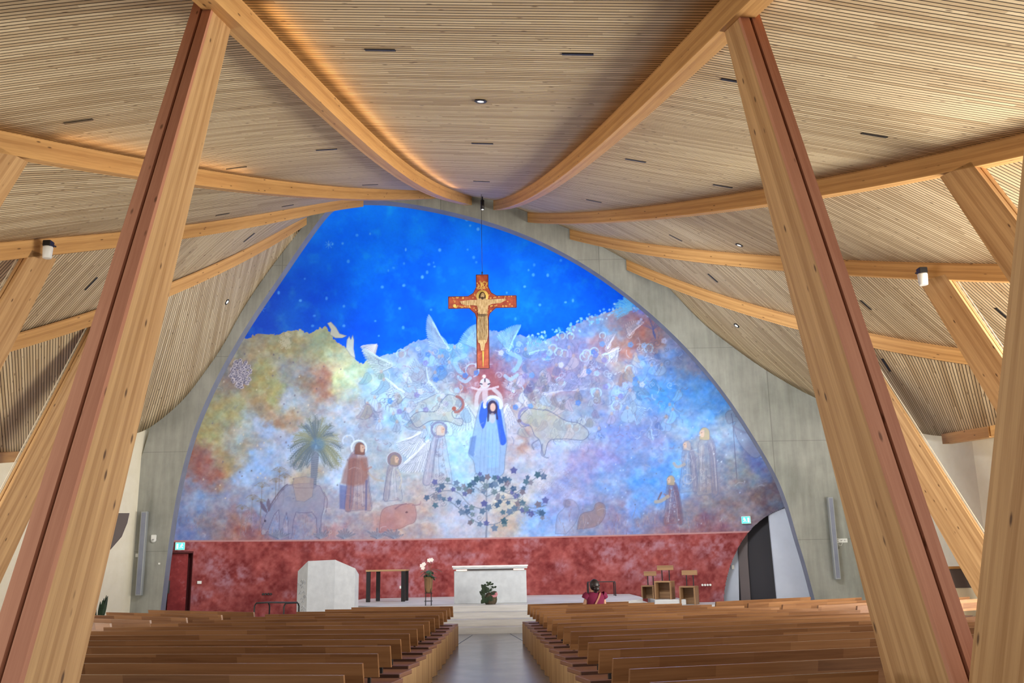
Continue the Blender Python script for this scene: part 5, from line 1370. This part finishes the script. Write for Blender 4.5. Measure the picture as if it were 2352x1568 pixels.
for k in range(120):                                               # gilt flames and scrolls round the figure
    q = rr.random()
    if q < .72: x = rr.uniform(-.92, .92); z = rr.choice([rr.uniform(zt_ - .06, zt_ - .01), rr.uniform(zb_ + .02, zb_ + .06), rr.uniform(zb_ + .05, zt_ - .05)]) if abs(x) > .25 else rr.uniform(zb_ - .2, zt_ + .15)
    else: x = rr.uniform(-hw + .03, hw - .03); z = rr.uniform(zt_ + .2, ztop - .14)
    if abs(x) < .25 and abs(x) > hw and not (zb_ - .1 < z < zt_ + .06): continue
    if abs(x) <= hw - .02 and z > ztop - .2: continue
    r = rr.uniform(.014, .032); a0 = rr.random() * 6.28
    b.tube([(cxx + x + r * (1 - j / 9) * cos(a0 + j * .9), YC - .006, z + r * (1 - j / 9) * sin(a0 + j * .9)) for j in range(8)], .006, 5)
b.tube([(cxx - .05, YC - .008, ztop - .22), (cxx - .02, YC - .008, ztop - .30), (cxx - .05, YC - .008, ztop - .42)], .012, 6); b.tube([(cxx + .06, YC - .008, ztop - .2), (cxx + .0, YC - .008, ztop - .30), (cxx + .06, YC - .008, ztop - .38), (cxx + .02, YC - .008, ztop - .44)], .012, 6)
b.build('gilt_ornament', M['gold'], t, base)
zh = xz(1107, 680)[1]
b = MB(); b.lathe([(0, 0), (.185, 0), (.185, .02), (0, .02)], 28, (0, 0, 0)); b.v = [Vector((cxx + v.x, YC - .01 - v.z, zh + v.y)) for v in b.v]; b.build('halo', M['gold'], t, base)
def fig_mat():
    t_ = NT('ochre_flesh_paint', .6); X, Y, Z = t_.sep(t_.obj())
    f = t_.noise(t_.comb(t_.math('MULTIPLY', X, 26), t_.math('MULTIPLY', Z, 5)), 1.0, 5, .65)
    t_.base(t_.ramp(f, [(.32, lin((146, 110, 62))), (.52, lin((196, 164, 112))), (.7, lin((222, 198, 156)))])); return t_.m
M['figure'] = fig_mat()
sc = lambda px, py: (xz(px, py)[0] - cxx, xz(px, py)[1])
FIG = [(1056, 693), (1080, 690), (1094, 690), (1103, 686), (1112, 686), (1121, 689), (1136, 688), (1160, 687), (1163, 690), (1150, 697), (1130, 699), (1122, 703), (1119, 722), (1121, 740), (1121, 770), (1118, 787), (1114, 790), (1112, 806), (1105, 806), (1103, 790), (1098, 787), (1096, 770), (1097, 740), (1099, 722), (1096, 703), (1086, 702), (1070, 703), (1060, 699)]
FP = [sc(*q) for q in FIG]
bm_ = bmesh.new()                                                  # one continuous low-relief figure, domed towards its middle
vs = [bm_.verts.new((cxx + x - base.x, YC - .012 - base.y, z - base.z)) for x, z in FP]; fc = bm_.faces.new(vs)
r_ = bmesh.ops.inset_region(bm_, faces=[fc], thickness=.018, depth=0); 
for v in fc.verts: v.co.y -= .035
r_ = bmesh.ops.inset_region(bm_, faces=[fc], thickness=.02, depth=0)
for v in fc.verts: v.co.y -= .018
bmesh.ops.recalc_face_normals(bm_, faces=bm_.faces)
me = bpy.data.meshes.new('figure'); bm_.to_mesh(me); bm_.free(); me.materials.append(M['figure'])
o = bpy.data.objects.new('figure', me); COL.objects.link(o); o.parent = t
b = MB(); b.ball((cxx + .005, YC - .05, zh), .066, .05, .095); b.build('head', M['figure'], t, base)
M['umber'] = plain('umber_paint', (66, 42, 22), .6)
b = MB(); b.ball((cxx, YC - .035, zh + .02), .088, .05, .105)
for s in (-1, 1): b.tube([(cxx + s * .07, YC - .04, zh + .02), (cxx + s * .078, YC - .045, zh - .06), (cxx + s * .06, YC - .05, zh - .13)], [.03, .028, .012], 8)
b.build('hair', M['umber'], t, base)
b = MB(); b.ball((cxx + .005, YC - .072, zh - .075), .045, .03, .05); b.tube([(cxx - .04, YC - .098, zh + .012), (cxx - .012, YC - .104, zh + .008)], .007, 5); b.tube([(cxx + .02, YC - .104, zh + .008), (cxx + .046, YC - .098, zh + .012)], .007, 5); b.build('beard_and_brows', M['umber'], t, base)
b = MB()
for z in (sc(1108, 723)[1], sc(1108, 726)[1]): b.tube([(cxx - .135, YC - .055, z), (cxx, YC - .075, z - .01), (cxx + .135, YC - .055, z)], .014, 6)
for k in range(7): x = -.1 + k * .034; b.tube([(cxx + x, YC - .068, sc(1108, 728)[1]), (cxx + x * 1.05, YC - .07, sc(1108, 758)[1]), (cxx + x * 1.02, YC - .066, sc(1108, 782)[1])], .006, 5)
b.build('girdle_and_folds', M['umber'], t, base)
b = MB(); b.lathe([(.0, 0), (.05, 0), (.05, .01), (0, .01)], 16); p = sc(1044, 702); b.v = [Vector((cxx + p[0] + v.x, YC - .008 - v.z, p[1] + v.y)) for v in b.v]; b.build('disc', M['gold'], t, base)
b = MB(); b.tube([(cxx, YC - .012, zbot + .05), (cxx + .005, YC - .014, zbot + .52)], [.012, .03], 6); b.build('gilt_shaft', M['gold'], t, base)

# ------------------------------------------------------------------ fittings on the ceiling
def on_bay(px, py, bayname):
    tree, s = BVH[bayname]; d = ray(px, py).normalized()
    h, n_, _, _ = tree.ray_cast(C0, d)
    if h is None: return None
    if n_.dot(d) > 0: n_ = -n_
    return h, n_, (s - n_ * s.dot(n_)).normalized()
SLOTS = [(873, 114, 'C', 'slim black slot in the middle bay, left of the pair near the top'), (1327, 124, 'C', 'slim black slot in the middle bay, right of the pair near the top'),
 (1108, 329, 'C', 'slim black slot in the middle ceiling bay, below the round downlight'), (1106, 416, 'C', 'slim black slot in the middle ceiling bay, the one closest to the arch'),
 (180, 278, 'L12', 'slim black slot left of the big left column, above the beam at the left edge'), (750, 343, 'L12', 'slim black slot right of the big left column, under the beam it carries'), (543, 385, 'L12', 'slim black slot just right of the big left column'),
 (850, 424, 'L12', 'tiny black slot on the left near the arch crown, deepest in its bay'), (661, 472, 'L23', 'slim black slot in the second bay left of the middle, nearer the arch'), (511, 492, 'L23', 'short black slot in the second bay left of the middle, nearer the big left column'),
 (572, 545, 'L34', 'slanting black slot in the narrow third bay left of the arch'), (209, 651, 'L34', 'slanting black slot left of the big left column, below the left spotlight'), (174, 812, 'L45', 'steep black slot above the small black track spotlight at left'),
 (1690, 186, 'R12', 'black slot half hidden behind the head of the big right column'), (2008, 310, 'R12', 'large black slot right of the big right column, near the top right'), (1460, 368, 'R12', 'slim black slot between the right middle beam and the big right column'),
 (1660, 427, 'R12', 'slim black slot just left of the big right column, over the second beam'), (1364, 461, 'R12', 'slim black slot right of the arch crown, over the second beam'),
 (1552, 546, 'R23', 'slanting black slot in the second bay right of the middle'), (1637, 638, 'R34', 'slanting black slot in the third bay, left of the big right column'), (1989, 700, 'R34', 'slanting black slot right of the big right column, below the right spotlight'),
 (2300, 718, 'R34', 'slanting black slot between the column with spotlight and the right edge column'), (2036, 838, 'R45', 'steep black slot in the lowest right bay, beside the pale edge line')]
for px, py, bn, lab in SLOTS:
    r_ = on_bay(px, py, bn)
    if not r_: print('slot missed', px, py); continue
    h, n_, s_ = r_; w = n_.cross(s_)
    b = MB(); b.obox(h + n_ * .004, s_ * .21, w * .034, n_ * .008); tag(b.build('slot_light', M['black'], base=h), lab, 'ceiling slot', 'black slots let into the slatted ceiling')
for px, py, bn, lab in ((1104, 231, 'C', 'round black-rimmed downlight in the middle of the centre ceiling bay'), (521, 693, 'L45', 'small black-rimmed downlight in the steep bay right of the big left column'), (1698, 562, 'R23', 'small downlight left of the big right column, over the third beam'), (1692, 747, 'R45', 'small downlight in the lowest right bay beside the concrete arch')):
    r_ = on_bay(px, py, bn)
    if not r_: print('down missed', px, py); continue
    h, n_, s_ = r_; w = n_.cross(s_); t = thing('downlight', lab, 'downlight', h, 'downlights let into the slatted ceiling')
    b = MB(); R1_ = .10
    for k in range(16):
        a0, a1 = 2 * pi * k / 16, 2 * pi * (k + 1) / 16
        f = lambda r, a, q: h + s_ * r * cos(a) + w * r * sin(a) + n_ * q
        b.face([f(R1_, a0, .0), f(R1_, a1, .0), f(R1_, a1, .02), f(R1_, a0, .02)]); b.face([f(R1_, a0, .02), f(R1_, a1, .02), f(.055, a1, .02), f(.055, a0, .02)])
    rim = b.build('rim', M['black'], t, h)
    b = MB(); b.face([f(.056, 2 * pi * k / 16, .017) for k in range(16)]); b.build('lens', M['lens'], rim, h)

# spotlights at two column heads, a small black one at left, and the dark projector over the arch crown
def spotlight(label, px, py, Y):
    p = atY(px, py, Y); t = thing('spotlight', label, 'spotlight', p, 'white can spotlights at column heads')
    s = Y / 19.0
    b = MB(); b.bevbox(tuple(p + Vector((-.085 * s, -.09, .05 * s))), tuple(p + Vector((.085 * s, .09, .18 * s))), .01); b.build('bracket', M['black'], t, p)
    b = MB(); b.lathe([(.075, -.20), (.092, -.19), (.105, .03), (.10, .05), (0, .05)], 18, p, s, s); b.build('can', M['white'], t, p)
    b = MB(); b.tube([p + Vector((0, .06, .12)), p + Vector((0, .30, .16))], .02, 8); b.build('arm', M['black'], t, p)
spotlight('white spotlight on a black bracket near the left edge', 110, 572, 18.2)
spotlight('white spotlight on a black bracket at right, left of its column', 2119, 634, 19.1)
r_ = on_bay(168, 828, 'L45')
if r_:
    h, n_, s_ = r_; t = thing('track_spotlight', 'small black track spotlight on the steep ceiling left of the big left column', 'spotlight', h)
    b = MB(); b.tube([h, h + n_ * .14], .022, 8); b.build('stem', M['black'], t, h)
    b = MB(); c = h + n_ * .17; b.tube([c + Vector((0, .05, .09)), c - Vector((0, .05, .12))], .055, 12); b.build('head', M['black'], t, h)
p = atY(1108, 468, 28.6); r_ = on_bay(1108, 455, 'C')
t = thing('projector', 'black cylindrical spotlight hanging at the arch crown above the cross', 'spotlight', p)
b = MB(); b.tube([p + Vector((0, 0, .12)), p + Vector((0, -.02, -.20))], .062, 14); b.build('head', M['black'], t, p)
b = MB(); b.tube([p + Vector((0, 0, .1)), Vector((p.x, p.y, r_[0].z + .3 if r_ else p.z + .5))], .02, 8); b.build('stem', M['black'], t, p)
b = MB(); b.lathe([(.045, -.003), (.0, -.004)], 12, p + Vector((0, -.02, -.203))); b.build('lens', M['lens'], t, p)
# wire of the cross up to the ceiling
hh = BVH['C'][0]; tree = hh; hh = tree.ray_cast(Vector((cxx, YC + .02, ztop)), Vector((0, 0, 1)))[0]
wire = tag(MB().build('suspension_wire', M['steel'], base=(cxx, YC, ztop)), 'thin wire from which the painted cross hangs', 'wire')
b = MB(); b.tube([(cxx, YC + .02, ztop + .0), (cxx, YC + .02, (hh.z if hh else ztop + 6))], .007, 6); b.tube([(cxx, YC + .02, ztop), (cxx, YC + .02, ztop + .1)], .022, 8)
bpy.data.objects.remove(wire); tag(b.build('suspension_wire', M['steel'], base=(cxx, YC, ztop)), 'thin wire from which the painted cross hangs', 'wire')

# ------------------------------------------------------------------ fittings on the concrete and on the apse wall
def column_speaker(label, px0, pt, px1, pb2, w):
    a, c = atY(px0, pt, YA), atY(px1, pb2, YA); x = (a.x + c.x) / 2
    t = thing('column_speaker', label, 'loudspeaker', (x, YA - .1, c.z), 'slim grey column loudspeakers')
    bs = (x, YA - .1, c.z)
    b = MB(); b.bevbox((x - w / 2, YA - .24, c.z), (x + w / 2, YA - .08, a.z), .012, (0, 0, 1)); hs_ = b.build('housing', M['grey_metal'], t, bs)
    b = MB(); b.box((x - w * .33, YA - .247, c.z + .04), (x + w * .33, YA - .238, a.z - .04)); b.build('grille', M['soffit'], hs_, bs)
    for z in (c.z + .5, a.z - .5):
        b = MB(); b.box((x - .03, YA - .08, z - .05), (x + .03, YA, z + .05)); b.build('bracket', M['grey_metal'], t, bs)
column_speaker('slim grey column loudspeaker on the concrete left of the mural', 336, 1175, 325, 1367, .19)
column_speaker('slim grey column loudspeaker on the concrete right of the mural', 1903, 1142, 1919, 1330, .17)
p = atY(354, 1236, YA); t = thing('alarm_sounder', 'white rounded alarm box on the concrete beside the left loudspeaker', 'alarm', p)
b = MB(); b.bevbox((p.x - .08, YA - .08, p.z - .05), (p.x + .08, YA, p.z + .11), .015); b.lathe([(0, -.07), (.08, -.07), (.08, 0), (0, 0)], 18, (0, 0, 0)); k0 = [i for i in range(len(b.v))]
b.v = [v if v.length > 5 else Vector((p.x + v.x, YA + v.z, p.z - .05 + v.y)) for v in b.v]; b.build('housing', M['white'], t, p)
b = MB(); b.lathe([(.022, -.004), (0, -.008)], 12); b.v = [Vector((p.x + v.x, YA - .08 + v.z, p.z - .04 + v.y)) for v in b.v]; b.build('lens', M['grey_metal'], t, p)
p = atY(317, 1275, YA); b = MB(); b.bevbox((p.x - .07, YA - .04, p.z - .055), (p.x + .07, YA, p.z + .055), .008); tag(b.build('wall_switch', M['white'], base=p), 'small white switch plate left of the left loudspeaker', 'switch')
p = atY(366, 1294, YA); b = MB(); b.bevbox((p.x - .03, YA - .03, p.z - .03), (p.x + .03, YA, p.z + .03), .006); tag(b.build('wall_button', M['white'], base=p), 'tiny white button at the left edge of the arch reveal', 'switch')
p = atY(1933, 1241, YA); t = thing('notice_plate', 'white notice plate with small pictograms right of the right loudspeaker', 'sign', p)
b = MB(); b.bevbox((p.x - .18, YA - .02, p.z - .062), (p.x + .18, YA, p.z + .062), .004); b.build('plate', M['white'], t, p)
b = MB()
b.tube([(p.x - .12 + .028 * cos(a), YA - .022, p.z + .03 * sin(a)) for a in np.linspace(.9, 5.4, 9)], .007, 5)
b.tube([(p.x - .04, YA - .022, p.z + .015), (p.x - .02, YA - .022, p.z - .015), (p.x, YA - .022, p.z + .012), (p.x + .02, YA - .022, p.z + .012)], .008, 5)
for k in range(3): b.tube([(p.x + .07 + k * .025, YA - .022, p.z - .02), (p.x + .07 + k * .025, YA - .022, p.z + .02)], .004, 5)
b.build('pictograms', M['black'], t, p)
b = MB(); q = atY(1925, 1250, YA); b.tube([q + Vector((0, -.01, .05)), q + Vector((.02, -.02, -.02)), q + Vector((.09, -.02, -.035)), q + Vector((.14, -.01, .05))], .006, 6); tag(b.build('loose_cable', M['white'], base=q), 'thin white cable hanging below the notice plate', 'cable')

def exit_sign(label, px, py, flip):
    p = on_apse(px, py); slope = -2 * SAG * (p.x - AXC) / AWH ** 2
    d = Vector((1, slope, 0)).normalized(); n_ = Vector((slope, -1, 0)).normalized()
    t = thing('exit_sign', label, 'exit sign', p, 'lit green exit signs'); w, h = .14, .11
    b = MB(); b.obox(p + n_ * .05, d * (w + .012), n_ * .05, up * (h + .012)); b.build('housing', M['white'], t, p)
    b = MB(); b.obox(p + n_ * .104, d * w, n_ * .004, up * h); gp = b.build('green_panel', M['exit'], t, p)
    b = MB(); f = -1 if flip else 1                              # running figure and doorway
    q = lambda x, z: p + n_ * .112 + d * (x * f) + up * z
    b.obox(q(-.085, -.005), d * .028, n_ * .003, up * .075)
    b.tube([q(.055 + .016 * cos(a), .06 + .016 * sin(a)) for a in np.linspace(0, 6.28, 9)], .009, 5)
    b.tube([q(.05, .035), q(.03, -.015)], .013, 6); b.tube([q(.03, -.015), q(.0, -.03), q(-.005, -.07)], .01, 6); b.tube([q(.03, -.015), q(.055, -.045), q(.09, -.05)], .01, 6)
    b.tube([q(.05, .03), q(.02, .015), q(.0, .03)], .008, 6); b.tube([q(.05, .03), q(.08, .01), q(.095, .025)], .008, 6)
    b.build('pictogram', M['exit_white'], gp, p)
exit_sign('lit green exit sign above the red door on the left', 412, 1254, False)
exit_sign('lit green exit sign on the mural beside the arched doorway on the right', 1715, 1194, True)

def dots(label, px0, px1, py, mat):
    a, c = on_apse(px0, py), on_apse(px1, py - (px1 - px0) * .018); t = thing('socket_row', label, 'sockets', a)
    for k in range(4):
        p = a.lerp(c, k / 3); b = MB()
        b.prism([(p.x + .036 * cos(j * pi / 7), p.y - .02, p.z + .036 * sin(j * pi / 7)) for j in range(14)], Vector((0, -.035, 0))); b.build('socket', mat, t, a)
dots('row of four dark round sockets on the red wall above the black stand', 605, 623, 1364, M['black'])
dots('row of four white round sockets on the red wall right of the chairs', 1613, 1631, 1343, M['white'])
p = on_apse(457, 1337); b = MB(); b.obox(p + Vector((.02, -.03, 0)), (.06, .03, 0), (-.015, .03, 0), (0, 0, .045)); tag(b.build('door_switch', M['white'], base=p), 'small white switch on the red wall right of the red door', 'switch')
p = on_apse(926, 1347)
for k, (px, py) in enumerate(((921, 1348), (934, 1348), (933, 1367))):
    p = on_apse(px, py); b = MB(); b.obox(p + Vector((0, -.02, 0)), (.045, 0, 0), (0, .02, 0), (0, 0, .045)); tag(b.build('wall_socket', M['white'], base=p), ['white socket on the red wall between the right legs of the black-legged table', 'white socket on the red wall just right of the black-legged table', 'lowest white socket right of the black-legged table, by the floor'][k], 'socket')

# snake plant by the concrete at the left
p = atY(229, 1395, 25.6); p = Vector((p.x, 25.6, 0)); t = thing('snake_plant', 'dark upright snake plant beside the concrete at the left', 'plant', p)
b = MB(); b.lathe([(.15, 0), (.2, .05), (.22, .42), (.2, .42), (.18, .38), (0, .38)], 20, p); b.build('pot', M['frame_dark'], t, p)
rr = random.Random(4); b = MB()
for k in range(15):
    a = rr.random() * 6.28; r = rr.uniform(.02, .13); q = p + Vector((r * cos(a), r * sin(a), .36)); L = rr.uniform(.45, .72)
    b.leaf(q, q + Vector((.16 * cos(a), .1 * sin(a), L)), .045, (cos(a), sin(a) - .4, .15), .04, 6)
b.build('leaves', M['leaf_dark'], t, p)
# panelled screen seen between the right-hand columns
p = atY(2192, 1350, 23.6); t = thing('panelled_screen', 'dark brown wooden screen seen between the leaning columns at far right', 'screen', (p.x, 23.6, 0)); bs = (p.x, 23.6, 0)
zt2 = atY(2192, 1306, 23.6).z; zm = atY(2192, 1350, 23.6).z
b = MB(); b.box((p.x - .45, 23.6, 0), (p.x + .55, 23.66, zm)); b.build('lower_panel', M['plaster'], t, bs)
b = MB(); b.box((p.x - .45, 23.59, zm), (p.x + .55, 23.66, zt2)); b.build('upper_panel', M['frame_dark'], t, bs)
b = MB(); b.box((p.x - .47, 23.57, zt2), (p.x + .57, 23.68, zt2 + .06)); b.build('cap', M['beam'], t, bs)
